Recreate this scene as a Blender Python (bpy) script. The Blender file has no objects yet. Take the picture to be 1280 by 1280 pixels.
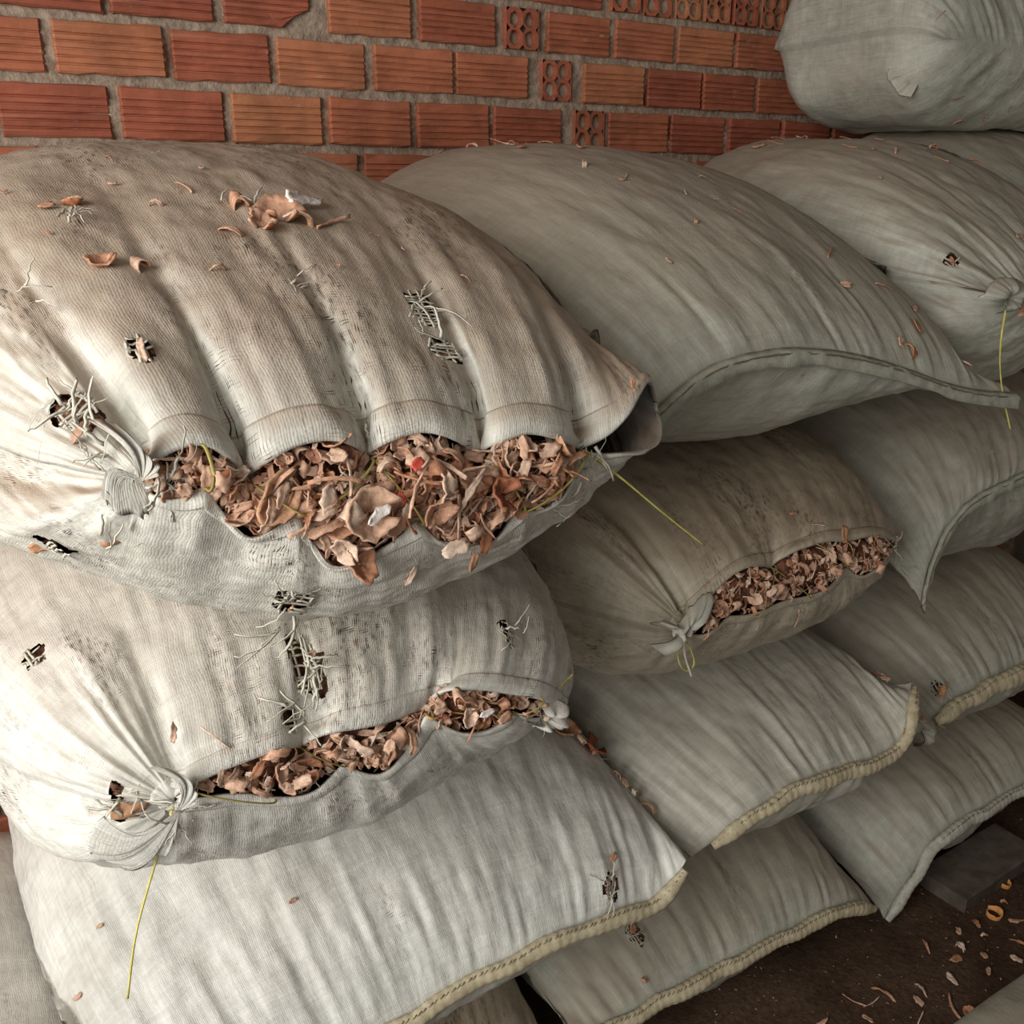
import bpy, math, random
import numpy as np
from mathutils import Vector, Matrix, Quaternion
from mathutils.bvhtree import BVHTree

SC = bpy.context.scene
COL = SC.collection
rng = np.random.default_rng(7)
random.seed(7)

# ------------------------------------------------------------------ camera, sky, lights, exposure
cam_d = bpy.data.cameras.new('camera')
cam = bpy.data.objects.new('camera', cam_d)
COL.objects.link(cam)
cam_d.sensor_width = 36.0
cam_d.lens = 36.0 * 1200.0 / 1280.0
cam_d.clip_start = 0.02
PSI, PIT = math.radians(58.1988), math.radians(18.4349)
# x axis of the world runs along the brick wall, y into it; heading is 58 degrees round from the wall's run
look = Vector((math.cos(PSI) * math.cos(PIT), math.sin(PSI) * math.cos(PIT), -math.sin(PIT)))
cam.location = (0, 0, 1.56)
cam.rotation_euler = look.to_track_quat('-Z', 'Y').to_euler()
SC.camera = cam

W = bpy.data.worlds.new('overcast_sky'); SC.world = W; W.use_nodes = True
W.node_tree.nodes['Background'].inputs[0].default_value = (1.0, 0.96, 0.89, 1)
W.node_tree.nodes['Background'].inputs[1].default_value = 0.28

def area(name, loc, target, sx, sy, power, col):
    d = bpy.data.lights.new(name, 'AREA'); d.shape = 'RECTANGLE'; d.size = sx; d.size_y = sy
    d.energy = power; d.color = col
    o = bpy.data.objects.new(name, d); COL.objects.link(o); o.location = loc
    o.rotation_euler = (Vector(target) - Vector(loc)).to_track_quat('-Z', 'Y').to_euler()
    return o
# daylight through the open side of the shed, left of and behind the camera
area('open_side_daylight', (-1.45, 0.15, 1.75), (0.4, 1.1, 1.0), 1.5, 1.5, 68, (1.0, 0.98, 0.945))
SC.view_settings.view_transform = 'Standard'
SC.view_settings.look = 'None'
SC.view_settings.exposure = 0.0
SC.view_settings.gamma = 1.0
SC.view_settings.use_curve_mapping = False

# ------------------------------------------------------------------ helpers
def tag(o, label=None, cat=None, group=None, kind=None):
    if label: o['label'] = label
    if cat: o['category'] = cat
    if group: o['group'] = group
    if kind: o['kind'] = kind
    return o

def mesh_from(name, V, F, mats, uv=None, mi=None, smooth=True):
    """V (n,3) array, F list/array of equal-length or mixed faces."""
    me = bpy.data.meshes.new(name)
    V = np.asarray(V, dtype=np.float32)
    if isinstance(F, np.ndarray):
        n, k = F.shape
        loops = F.astype(np.int32).ravel(); starts = np.arange(n, dtype=np.int32) * k
        tot = n
    else:
        lens = np.array([len(f) for f in F], dtype=np.int32)
        loops = np.array([i for f in F for i in f], dtype=np.int32)
        starts = np.concatenate([[0], np.cumsum(lens)[:-1]]).astype(np.int32); tot = len(F)
    me.vertices.add(len(V)); me.vertices.foreach_set('co', V.ravel())
    me.loops.add(len(loops)); me.loops.foreach_set('vertex_index', loops)
    me.polygons.add(tot); me.polygons.foreach_set('loop_start', starts)
    if mi is not None: me.polygons.foreach_set('material_index', np.asarray(mi, dtype=np.int32))
    me.polygons.foreach_set('use_smooth', np.full(tot, smooth, dtype=bool))
    if uv is not None:
        l = me.uv_layers.new(name='UVMap'); l.data.foreach_set('uv', np.asarray(uv, dtype=np.float32)[loops].ravel())
    for m in (mats if isinstance(mats, (list, tuple)) else [mats]): me.materials.append(m)
    me.update(calc_edges=True); me.validate()
    return me

def link(name, me, parent=None, kind=None):
    o = bpy.data.objects.new(name, me); COL.objects.link(o)
    if parent is not None: o.parent = parent
    if kind: o['kind'] = kind
    return o

def empty(name, loc=(0, 0, 0)):
    o = bpy.data.objects.new(name, None); COL.objects.link(o); o.location = loc
    o.empty_display_size = 0.05
    return o

_T = np.random.default_rng(11).random((256, 256))
def vnoise(u, v, seed=0):
    """smooth 2D value noise in -1..1"""
    u = np.asarray(u, float) + seed * 17.13; v = np.asarray(v, float) + seed * 9.71
    iu, iv = np.floor(u).astype(int), np.floor(v).astype(int)
    fu, fv = u - iu, v - iv
    fu = fu * fu * (3 - 2 * fu); fv = fv * fv * (3 - 2 * fv)
    g = lambda a, b: _T[a & 255, b & 255]
    return 2 * ((g(iu, iv) * (1 - fu) + g(iu + 1, iv) * fu) * (1 - fv) + (g(iu, iv + 1) * (1 - fu) + g(iu + 1, iv + 1) * fu) * fv) - 1
def sstep(a, b, x):
    t = np.clip((x - a) / (b - a), 0, 1); return t * t * (3 - 2 * t)

# ------------------------------------------------------------------ materials
class N:
    """tiny node-graph writer"""
    def __init__(s, name):
        s.m = bpy.data.materials.new(name); s.m.use_nodes = True
        s.t = s.m.node_tree; s.t.nodes.clear()
        s.out = s.t.nodes.new('ShaderNodeOutputMaterial')
        s.b = s.t.nodes.new('ShaderNodeBsdfPrincipled'); s.t.links.new(s.b.outputs[0], s.out.inputs[0])
    def put(s, sock, v):
        if isinstance(v, bpy.types.NodeSocket): s.t.links.new(v, sock)
        else: sock.default_value = v
    def math(s, op, a, b=0.0, c=0.0, clamp=False):
        n = s.t.nodes.new('ShaderNodeMath'); n.operation = op; n.use_clamp = clamp
        for k, x in enumerate((a, b, c)): s.put(n.inputs[k], x)
        return n.outputs[0]
    def noise(s, vec, scale, detail=2, rough=0.5):
        n = s.t.nodes.new('ShaderNodeTexNoise'); s.put(n.inputs['Vector'], vec)
        n.inputs['Scale'].default_value = scale; n.inputs['Detail'].default_value = detail; n.inputs['Roughness'].default_value = rough
        return n.outputs['Fac']
    def comb(s, x, y, z=0.0):
        n = s.t.nodes.new('ShaderNodeCombineXYZ')
        for k, v in enumerate((x, y, z)): s.put(n.inputs[k], v)
        return n.outputs[0]
    def sep(s, v):
        n = s.t.nodes.new('ShaderNodeSeparateXYZ'); s.put(n.inputs[0], v); return n.outputs
    def ramp(s, f, a, b, lo=0.0, hi=1.0):
        n = s.t.nodes.new('ShaderNodeMapRange'); n.clamp = True; n.interpolation_type = 'SMOOTHSTEP'
        s.put(n.inputs[0], f); n.inputs[1].default_value = a; n.inputs[2].default_value = b
        n.inputs[3].default_value = lo; n.inputs[4].default_value = hi
        return n.outputs[0]
    def mix(s, f, a, b):
        n = s.t.nodes.new('ShaderNodeMix'); n.data_type = 'RGBA'
        s.put(n.inputs[0], f)
        for k, x in ((6, a), (7, b)):
            s.put(n.inputs[k], (*x, 1) if isinstance(x, tuple) and len(x) == 3 else x)
        return n.outputs[2]
    def scale(s, col, f):
        n = s.t.nodes.new('ShaderNodeMix'); n.data_type = 'RGBA'; n.blend_type = 'MULTIPLY'; n.inputs[0].default_value = 1
        s.put(n.inputs[6], col if isinstance(col, bpy.types.NodeSocket) else (*col, 1)); s.put(n.inputs[7], s.comb(f, f, f)); return n.outputs[2]
    def geo(s, k): 
        n = s.t.nodes.new('ShaderNodeNewGeometry'); return n.outputs[k]
    def coord(s, k):
        n = s.t.nodes.new('ShaderNodeTexCoord'); return n.outputs[k]
    def objrand(s):
        n = s.t.nodes.new('ShaderNodeObjectInfo'); return n.outputs['Random']
    def bump(s, h, strength=1.0, dist=0.001, nrm=None):
        n = s.t.nodes.new('ShaderNodeBump'); n.inputs['Strength'].default_value = strength; n.inputs['Distance'].default_value = dist
        s.put(n.inputs['Height'], h)
        if nrm is not None: s.put(n.inputs['Normal'], nrm)
        return n.outputs[0]
    def done(s, col, rough=0.6, nrm=None, spec=0.3):
        s.put(s.b.inputs['Base Color'], (*col, 1) if isinstance(col, tuple) and len(col) == 3 else col)
        s.put(s.b.inputs['Roughness'], rough); s.b.inputs['Specular IOR Level'].default_value = spec
        if nrm is not None: s.put(s.b.inputs['Normal'], nrm)
        return s.m

def cloth_mat(name, base, base2, dust, dust_amt, gaps, strip=0.0027, grime=0.5):
    """woven plastic-tape sacking: crossing tapes, dashed slits between tapes, stretched streaks, settled dust"""
    n = N(name)
    uv = n.sep(n.coord('UV')); u, v = uv[0], uv[1]
    pos = n.geo('Position')
    # slight waviness so the tapes are not ruler straight
    wob = n.noise(n.comb(u, v), 22, 2)
    U = n.math('DIVIDE', n.math('ADD', u, n.math('MULTIPLY', wob, 0.013)), strip)
    wob2 = n.noise(n.comb(v, u), 25, 2)
    Vv = n.math('DIVIDE', n.math('ADD', v, n.math('MULTIPLY', wob2, 0.013)), strip)
    fu, fv = n.math('FRACT', U), n.math('FRACT', Vv)
    cu, cv = n.math('FLOOR', U), n.math('FLOOR', Vv)
    du = n.math('ABSOLUTE', n.math('SUBTRACT', fu, 0.5))       # 0 mid tape, 0.5 at slit
    dv = n.math('ABSOLUTE', n.math('SUBTRACT', fv, 0.5))
    par = n.math('FRACT', n.math('MULTIPLY', n.math('ADD', cu, cv), 0.5))   # 0 or .5
    par = n.math('MULTIPLY', par, 2.0)
    hu = n.math('SUBTRACT', 1.0, n.math('MULTIPLY', n.math('MULTIPLY', du, du), 3.0))
    hv = n.math('SUBTRACT', 1.0, n.math('MULTIPLY', n.math('MULTIPLY', dv, dv), 3.0))
    hw = n.math('ADD', n.math('MULTIPLY', hu, n.math('ADD', n.math('MULTIPLY', par, 0.5), 0.6)), n.math('MULTIPLY', hv, n.math('SUBTRACT', 0.8, n.math('MULTIPLY', par, 0.5))))
    # streaks along the tapes
    st_u = n.noise(n.comb(n.math('MULTIPLY', cu, 0.73), n.math('MULTIPLY', v, 9.0)), 1.0, 2)
    st_v = n.noise(n.comb(n.math('MULTIPLY', u, 9.0), n.math('MULTIPLY', cv, 0.73), 4.0), 1.0, 2)
    # slits: dashed, only where the weave has been worn loose
    loose = n.noise(n.comb(n.math('MULTIPLY', u, 9.0), n.math('MULTIPLY', v, 5.0), 2.0), 1.0, 3, 0.6)
    loose = n.ramp(loose, 0.62 - 0.22 * gaps, 0.80 - 0.18 * gaps)
    dash_u = n.noise(n.comb(n.math('MULTIPLY', cu, 3.17), n.math('MULTIPLY', v, 75.0), 7.0), 1.0, 1)
    dash_v = n.noise(n.comb(n.math('MULTIPLY', u, 75.0), n.math('MULTIPLY', cv, 3.17), 9.0), 1.0, 1)
    wid_u = n.math('MULTIPLY', n.math('MULTIPLY', n.ramp(dash_u, 0.50, 0.72), 0.34), loose)
    wid_v = n.math('MULTIPLY', n.math('MULTIPLY', n.ramp(dash_v, 0.55, 0.78), 0.24), loose)
    gu = n.math('GREATER_THAN', du, n.math('SUBTRACT', 0.4999, wid_u))
    gv = n.math('GREATER_THAN', dv, n.math('SUBTRACT', 0.4999, wid_v))
    gap = n.math('MAXIMUM', gu, gv)
    blotch = n.noise(pos, 7.0, 4, 0.6)
    fine = n.noise(pos, 60.0, 3, 0.6)
    col = n.mix(n.ramp(blotch, 0.2, 0.8), base, base2)
    col = n.scale(col, n.math('ADD', 0.56, n.math('MULTIPLY', n.math('ADD', n.math('MULTIPLY', st_u, 1.25), n.math('MULTIPLY', st_v, 0.75)), 0.44)))
    col = n.scale(col, n.ramp(n.math('ADD', n.math('MULTIPLY', fine, 0.6), n.math('MULTIPLY', blotch, 0.4)), 0.25, 0.65, 0.80, 1.04))
    nz = n.sep(n.geo('Normal'))[2]
    d = n.math('MULTIPLY', n.ramp(nz, 0.25, 0.95), n.ramp(n.math('ADD', n.math('MULTIPLY', blotch, 0.5), n.math('MULTIPLY', fine, 0.5)), 0.2, 0.7, 0.6, 1.0))
    g2 = n.math('MULTIPLY', n.ramp(n.noise(pos, 4.0, 5, 0.65), 0.50, 0.72), grime)
    d = n.math('MAXIMUM', n.math('MULTIPLY', d, dust_amt), g2)
    col = n.mix(d, col, dust)
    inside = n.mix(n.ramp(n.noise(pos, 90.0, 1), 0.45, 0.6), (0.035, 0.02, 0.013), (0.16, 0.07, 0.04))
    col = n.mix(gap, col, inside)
    h = n.math('SUBTRACT', n.math('ADD', hw, n.math('MULTIPLY', n.math('ADD', st_u, st_v), 1.5)), n.math('MULTIPLY', gap, 1.4))
    b0 = n.bump(n.noise(n.comb(n.math('MULTIPLY', u, 1.0), n.math('MULTIPLY', v, 0.55)), 95, 4, 0.6), 0.35, 0.004)
    b1 = n.bump(h, 0.45, 0.0006, b0)
    rough = n.math('ADD', 0.42, n.math('MULTIPLY', d, 0.4))
    return n.done(col, rough, b1, 0.35)

M = {}
TAN = (0.34, 0.245, 0.165)
M['worn'] = cloth_mat('worn_sacking', (0.60, 0.585, 0.515), (0.69, 0.67, 0.60), TAN, 0.90, 0.85, grime=0.30)
M['worn_pale'] = cloth_mat('worn_pale_sacking', (0.60, 0.59, 0.53), (0.70, 0.69, 0.63), TAN, 0.42, 0.85, grime=0.22)
M['tight'] = cloth_mat('grey_sacking', (0.47, 0.46, 0.39), (0.57, 0.555, 0.48), (0.33, 0.26, 0.19), 0.35, 0.15, grime=0.45)
M['pale'] = cloth_mat('pale_sacking', (0.60, 0.605, 0.56), (0.72, 0.72, 0.67), (0.36, 0.29, 0.22), 0.25, 0.15, grime=0.30)
M['green'] = cloth_mat('greenish_sacking', (0.42, 0.425, 0.36), (0.50, 0.495, 0.42), (0.32, 0.25, 0.18), 0.72, 0.22, grime=0.40)
M['brown'] = cloth_mat('dusty_sacking', (0.40, 0.355, 0.27), (0.49, 0.435, 0.34), (0.31, 0.22, 0.145), 0.65, 0.9, grime=0.55)

def hem_mat(name, a, b):
    n = N(name); uv = n.sep(n.coord('UV'))
    rib = n.math('SINE', n.math('MULTIPLY', n.math('ADD', n.math('MULTIPLY', uv[0], 2.0), uv[1]), 1400.0))
    nz = n.noise(n.geo('Position'), 70, 4, 0.65)
    col = n.mix(n.ramp(nz, 0.3, 0.7), a, b)
    return n.done(col, 0.6, n.bump(n.math('ADD', n.math('MULTIPLY', rib, 0.10), nz), 0.7, 0.002), 0.25)
M['hem_yellow'] = hem_mat('yellowed_hem', (0.42, 0.35, 0.22), (0.60, 0.53, 0.37))
M['hem_grey'] = hem_mat('pale_hem', (0.40, 0.39, 0.32), (0.55, 0.53, 0.45))
M['hem_green'] = hem_mat('greenish_hem', (0.33, 0.34, 0.27), (0.45, 0.45, 0.37))
def plain(name, a, b, sc=40, rough=0.6, bs=0.4, bd=0.002, spec=0.3):
    n = N(name); z = n.noise(n.geo('Position'), sc, 4, 0.6)
    return n.done(n.mix(n.ramp(z, 0.3, 0.7), a, b), rough, n.bump(z, bs, bd), spec)
M['string'] = plain('yellow_raffia', (0.50, 0.42, 0.07), (0.66, 0.60, 0.20), 60, 0.45)
M['olive_string'] = plain('olive_raffia', (0.28, 0.22, 0.05), (0.44, 0.36, 0.12), 60, 0.5)
M['thread'] = plain('loose_tape', (0.50, 0.47, 0.38), (0.64, 0.61, 0.52), 80, 0.45)
M['thread_dim'] = plain('dusty_tape', (0.48, 0.44, 0.35), (0.60, 0.56, 0.46), 80, 0.5)
M['stitch'] = plain('dark_stitching', (0.14, 0.11, 0.07), (0.24, 0.19, 0.12), 80, 0.7)
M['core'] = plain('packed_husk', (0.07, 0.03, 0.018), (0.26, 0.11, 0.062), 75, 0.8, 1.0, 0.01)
def chip_mat(name, pal, fuzz=0.5):
    n = N(name)
    r = n.math('FRACT', n.math('ADD', n.objrand(), n.geo('Random Per Island')))
    cr = n.t.nodes.new('ShaderNodeValToRGB'); n.put(cr.inputs[0], r)
    e = cr.color_ramp.elements
    while len(e) < len(pal): e.new(0.5)
    for k, c in enumerate(pal): e[k].position = k / (len(pal) - 1); e[k].color = (*c, 1)
    z = n.noise(n.coord('Object'), 160, 4, 0.65)
    col = n.scale(cr.outputs[0], n.ramp(z, 0.25, 0.75, 0.62, 1.15))
    return n.done(col, 0.65, n.bump(z, fuzz, 0.002), 0.25)
M['rind'] = chip_mat('husk_rind', [(0.30, 0.09, 0.04), (0.44, 0.16, 0.072), (0.36, 0.16, 0.085), (0.52, 0.23, 0.115), (0.60, 0.36, 0.22), (0.46, 0.18, 0.08), (0.54, 0.30, 0.17), (0.33, 0.115, 0.058)])
M['pith'] = chip_mat('husk_pith', [(0.60, 0.34, 0.22), (0.70, 0.48, 0.35), (0.54, 0.27, 0.16), (0.78, 0.61, 0.48), (0.50, 0.23, 0.13), (0.66, 0.43, 0.30)])
M['white'] = plain('white_pith', (0.72, 0.62, 0.56), (0.88, 0.84, 0.80), 120, 0.8, 0.6, 0.003)
M['red'] = plain('red_skin', (0.50, 0.06, 0.04), (0.62, 0.12, 0.08), 60, 0.5)
M['orange'] = plain('orange_skin', (0.62, 0.24, 0.06), (0.76, 0.42, 0.16), 60, 0.5)
M['brown_floor_chip'] = plain('dull_husk', (0.30, 0.15, 0.07), (0.45, 0.28, 0.15), 60, 0.7)

def brick_mat():
    n = N('fired_clay'); r = n.objrand(); pos = n.geo('Position'); oc = n.coord('Object')
    z = n.noise(pos, 9, 5, 0.65); f = n.noise(pos, 120, 3, 0.6)
    xs = n.sep(oc)
    st = n.noise(n.comb(n.math('MULTIPLY', xs[0], 3.0), 0.0, n.math('ADD', n.math('MULTIPLY', xs[2], 170.0), n.math('MULTIPLY', r, 50.0))), 1.0, 2)
    cr = n.t.nodes.new('ShaderNodeValToRGB'); n.put(cr.inputs[0], r)
    e = cr.color_ramp.elements
    pal = [(0.31, 0.090, 0.052), (0.37, 0.115, 0.062), (0.42, 0.145, 0.075), (0.35, 0.100, 0.058), (0.46, 0.185, 0.090), (0.40, 0.135, 0.075)]
    while len(e) < len(pal): e.new(0.5)
    for k, c in enumerate(pal): e[k].position = k / (len(pal) - 1); e[k].color = (*c, 1)
    col = n.scale(cr.outputs[0], n.ramp(z, 0.28, 0.72, 0.70, 1.18))
    col = n.mix(n.math('MULTIPLY', n.ramp(st, 0.56, 0.70), 0.35), col, (0.50, 0.24, 0.15))       # scuffed pale scratches along the ribs
    col = n.mix(n.math('MULTIPLY', n.ramp(n.noise(n.comb(n.math('MULTIPLY', xs[0], 9.0), r, n.math('MULTIPLY', xs[2], 40.0)), 1.0, 4), 0.64, 0.78), 0.28), col, (0.10, 0.045, 0.028))  # soot smears
    col = n.mix(n.math('MULTIPLY', n.ramp(n.noise(pos, 38, 5, 0.7), 0.63, 0.74), 0.55), col, (0.46, 0.36, 0.29))   # mortar smears
    return n.done(col, 0.75, n.bump(n.math('ADD', f, n.math('MULTIPLY', st, 0.3)), 0.30, 0.0012), 0.2)
M['brick'] = brick_mat()
M['mortar'] = plain('rough_mortar', (0.23, 0.17, 0.125), (0.41, 0.32, 0.245), 45, 0.95, 1.0, 0.008, 0.1)
def floor_mat():
    n = N('dirt_floor'); p = n.geo('Position')
    z = n.noise(p, 6, 6, 0.7); f = n.noise(p, 90, 4, 0.7)
    col = n.mix(n.ramp(z, 0.3, 0.7), (0.055, 0.032, 0.020), (0.10, 0.062, 0.040))
    col = n.scale(col, n.ramp(f, 0.3, 0.7, 0.7, 1.2))
    return n.done(col, 0.95, n.bump(n.math('ADD', z, n.math('MULTIPLY', f, 0.4)), 0.9, 0.01), 0.1)
M['floor'] = floor_mat()
M['plank'] = plain('weathered_timber', (0.075, 0.058, 0.043), (0.12, 0.10, 0.08), 25, 0.85, 0.5, 0.003)
M['block_ceil'] = plain('light_block_tin', (0.25, 0.22, 0.19), (0.33, 0.29, 0.25), 10, 0.7)
M['block_wall'] = plain('light_block_render', (0.26, 0.21, 0.17), (0.34, 0.28, 0.23), 10, 0.9)

# ------------------------------------------------------------------ the setting
def grid_plane(name, o, du, dv, nu, nv, mat, disp=None, parent=None):
    o, du, dv = map(np.array, (o, du, dv))
    U, Vg = np.meshgrid(np.linspace(0, 1, nu), np.linspace(0, 1, nv), indexing='ij')
    P = o + U[..., None] * du + Vg[..., None] * dv
    nrm = np.cross(du, dv); nrm = nrm / np.linalg.norm(nrm)
    if disp is not None: P = P + disp(P)[..., None] * nrm
    idx = np.arange(nu * nv).reshape(nu, nv)
    F = np.stack([idx[:-1, :-1], idx[1:, :-1], idx[1:, 1:], idx[:-1, 1:]], -1).reshape(-1, 4)
    return mesh_from(name, P.reshape(-1, 3), F, mat)

WY = 1.877                                       # brick faces lie in this plane
floor_o = link('floor', grid_plane('floor', (-2.2, -1.4, 0), (5.62, 0, 0), (0, 3.31, 0), 140, 90, M['floor'],
               lambda P: -0.006 + 0.006 * vnoise(P[..., 0] * 7, P[..., 1] * 7, 3)), kind='structure')
wall = link('wall_back', grid_plane('wall_back', (-2.2, WY + 0.0115, 0), (5.6, 0, 0), (0, 0, 2.9), 280, 150, M['mortar'],
            lambda P: 0.0045 * vnoise(P[..., 0] * 38, P[..., 2] * 38, 1) + 0.004 * vnoise(P[..., 0] * 11, P[..., 2] * 60, 2)), kind='structure')
link('light_block_wall', grid_plane('light_block_wall', (3.4, WY + 0.03, -0.06), (0, -3.33, 0), (0, 0, 2.96), 8, 8, M['block_wall']), kind='structure')  # unseen wall, added to cut off sky light from the right
link('light_block_ceiling', grid_plane('light_block_ceiling', (-2.2, WY + 0.03, 2.9), (5.6, 0, 0), (0, -3.33, 0), 60, 8, M['block_ceil'],
     lambda P: 0.012 * np.sin(P[..., 0] * 40)), kind='structure')  # unseen ceiling, added to keep sky light off the stack from above

def stretcher_mesh(name, w, h, seed, chipped=False):
    """ribbed clay block: long ribs along the face, eased arrises, a body going back into the wall"""
    r = np.random.default_rng(seed)
    zs = [0, 0.0025]
    nrib = 5
    prof = [0.003, 0.0]
    z0, z1 = 0.14 * h, 0.86 * h
    rw = (z1 - z0) / nrib
    for k in range(nrib):
        a = z0 + k * rw
        zs += [a, a + 0.12 * rw, a + 0.26 * rw, a + 0.40 * rw]; prof += [0.0, 0.0030, 0.0030, 0.0]
    zs += [z1, h - 0.0025, h]; prof += [0.0, 0.0, 0.003]
    zs = np.array(zs); prof = np.array(prof)
    xs = np.concatenate([[0, 0.0025], np.linspace(0.03, w - 0.03, 5), [w - 0.0025, w]])
    X, Z = np.meshgrid(xs - w / 2, zs - h / 2, indexing='ij')
    Y = np.tile(prof, (len(xs), 1)); Y[0] += 0.003; Y[-1] += 0.003
    X = X + 0.0012 * r.standard_normal(X.shape) * (np.arange(len(xs)) % (len(xs) - 1) == 0)[:, None]
    Z = Z + 0.0010 * r.standard_normal((len(xs), 1)) * (np.abs(Z) > 0.48 * h)
    Y = Y + 0.0006 * r.standard_normal(Y.shape)
    if chipped:
        t = np.clip((X / w - 0.22) / 0.22, 0, 1)
        lim = -h / 2 + 0.42 * h * np.sqrt(t)
        Z = np.maximum(Z, lim)
    nu, nv = X.shape
    front = np.stack([X, Y, Z], -1).reshape(-1, 3)
    idx = np.arange(nu * nv).reshape(nu, nv)
    F = [tuple(f) for f in np.stack([idx[:-1, :-1], idx[1:, :-1], idx[1:, 1:], idx[:-1, 1:]], -1).reshape(-1, 4)]
    ring = list(idx[:, 0]) + list(idx[-1, 1:]) + list(idx[-2::-1, -1]) + list(idx[0, -2:0:-1])
    back = front[ring] + np.array([0, 0.05, 0]); nb = len(front)
    V = np.concatenate([front, back])
    for k in range(len(ring)):
        k2 = (k + 1) % len(ring)
        F.append((ring[k], nb + k, nb + k2, ring[k2]))
    return mesh_from(name, V, F, M['brick'], smooth=False)

def header_mesh(name, w, h, seed):
    """block laid end-on: 2 x 2 oval cores open to the face"""
    r = np.random.default_rng(seed); V = []; F = []
    def add(p): V.append(p); return len(V) - 1
    n = 12
    for ci in (0, 1):
        for cj in (0, 1):
            x0, x1 = (-w / 2, 0) if ci == 0 else (0, w / 2); z0, z1 = (-h / 2, 0) if cj == 0 else (0, h / 2)
            mx, mz = (x0 + x1) / 2 - (0.05 * w if ci else -0.05 * w) * 0.4, (z0 + z1) / 2 - (0.05 * h if cj else -0.05 * h) * 0.4
            rx, rz = w * 0.17, h * 0.20
            outer, inner, deep = [], [], []
            for k in range(n):
                a = 2 * math.pi * k / n; c, s = math.cos(a), math.sin(a)
                m = max(abs(c), abs(s))
                outer.append(add(((x0 + x1) / 2 + (x1 - x0) / 2 * c / m, 0, (z0 + z1) / 2 + (z1 - z0) / 2 * s / m)))
                jx, jz = r.normal(0, 0.0008, 2)
                inner.append(add((mx + rx * c + jx, 0.001, mz + rz * s + jz)))
                deep.append(add((mx + rx * c * 0.92, 0.09, mz + rz * s * 0.92)))
            for k in range(n):
                k2 = (k + 1) % n
                F.append((outer[k], outer[k2], inner[k2], inner[k])); F.append((inner[k], inner[k2], deep[k2], deep[k]))
            F.append(tuple(deep))
    b = [add((sx * w / 2, y, sz * h / 2)) for y in (0, 0.10) for sx, sz in ((-1, -1), (1, -1), (1, 1), (-1, 1))]
    for k in range(4): F.append((b[k], b[(k + 1) % 4], b[4 + (k + 1) % 4], b[4 + k]))
    return mesh_from(name, V, F, M['brick'], smooth=False)

S12 = 1.2
courses = [  # bottom z, top z (metres / 1.2), joints: pairs of left and right edge of each block
    (1.614, 1.682, [(0.10, 0.235), (0.25, 0.39), (0.40, 0.54), (0.55, 0.695), (0.705, 0.845), (0.86, 1.01), (1.02, 1.165)], [(1.185, 1.252), (1.262, 1.33), (1.34, 1.404), (1.413, 1.478), (1.488, 1.552), (1.563, 1.63), (1.642, 1.71), (1.722, 1.79), (1.80, 1.866), (1.877, 1.944), (1.955, 2.02)]),
    (1.537, 1.604, [(0.0, 0.145), (0.155, 0.301), (0.311, 0.455), (0.47, 0.605), (0.634, 0.778), (0.792, 0.938), (1.046, 1.185), (1.196, 1.338), (1.348, 1.493), (1.501, 1.637), (1.647, 1.79), (1.80, 1.945), (1.955, 2.1)], [(0.957, 1.026)]),
    (1.456, 1.5255, [(-0.08, 0.06), (0.072, 0.218), (0.23, 0.379), (0.389, 0.536), (0.546, 0.694), (0.708, 0.854), (0.86, 1.006), (1.126, 1.267), (1.277, 1.414), (1.419, 1.559), (1.57, 1.715), (1.722, 1.868), (1.88, 2.02)], [(1.034, 1.099)]),
    (1.372, 1.4445, [(0.0, 0.139), (0.15, 0.295), (0.308, 0.458), (0.469, 0.615), (0.626, 0.772), (0.783, 0.924), (0.933, 1.079), (1.186, 1.334), (1.342, 1.485), (1.496, 1.643), (1.652, 1.798), (1.81, 1.95)], [(1.107, 1.175)]),
    (1.292, 1.361, [(0.045, 0.192), (0.205, 0.35), (0.364, 0.513), (0.523, 0.672), (0.683, 0.83), (0.84, 0.968), (0.98, 1.135), (1.26, 1.40), (1.41, 1.555), (1.565, 1.71), (1.72, 1.865)], [(1.183, 1.247)]),
    (1.212, 1.281, [(0.0, 0.13), (0.14, 0.28), (0.29, 0.44), (0.45, 0.59), (0.60, 0.75), (0.76, 0.90), (0.91, 1.06), (1.07, 1.21), (1.22, 1.36), (1.37, 1.52)], []),
]
ST = {k: stretcher_mesh('brick_stretcher_%d' % k, 0.174, 0.0815, k) for k in range(4)}
ST['c'] = stretcher_mesh('brick_broken', 0.162, 0.0815, 9, True)
HD = {k: header_mesh('brick_header_%d' % k, 0.079, 0.0815, 20 + k) for k in range(2)}
for ci, (zb, zt, sts, hds) in enumerate(courses):
    for k, (a, b) in enumerate(sts + hds):
        isH = k >= len(sts)
        broken = ci == 1 and k == 3
        me = HD[(k + ci) % 2] if isH else (ST['c'] if broken else ST[int(rng.integers(4))])
        o = link('brick', me, wall)
        o.location = ((a + b) / 2 * S12, WY + rng.normal(0, 0.0022), (zb + zt) / 2 * S12 + rng.normal(0, 0.0008))
        o.scale = (((b - a) * S12 - 0.003) / (0.079 if isH else (0.162 if broken else 0.174)), 1, ((zt - zb) * S12 - 0.003) / 0.0815)
        o.rotation_euler = (rng.normal(0, 0.012), rng.normal(0, 0.006), rng.normal(0, 0.008))

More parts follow.
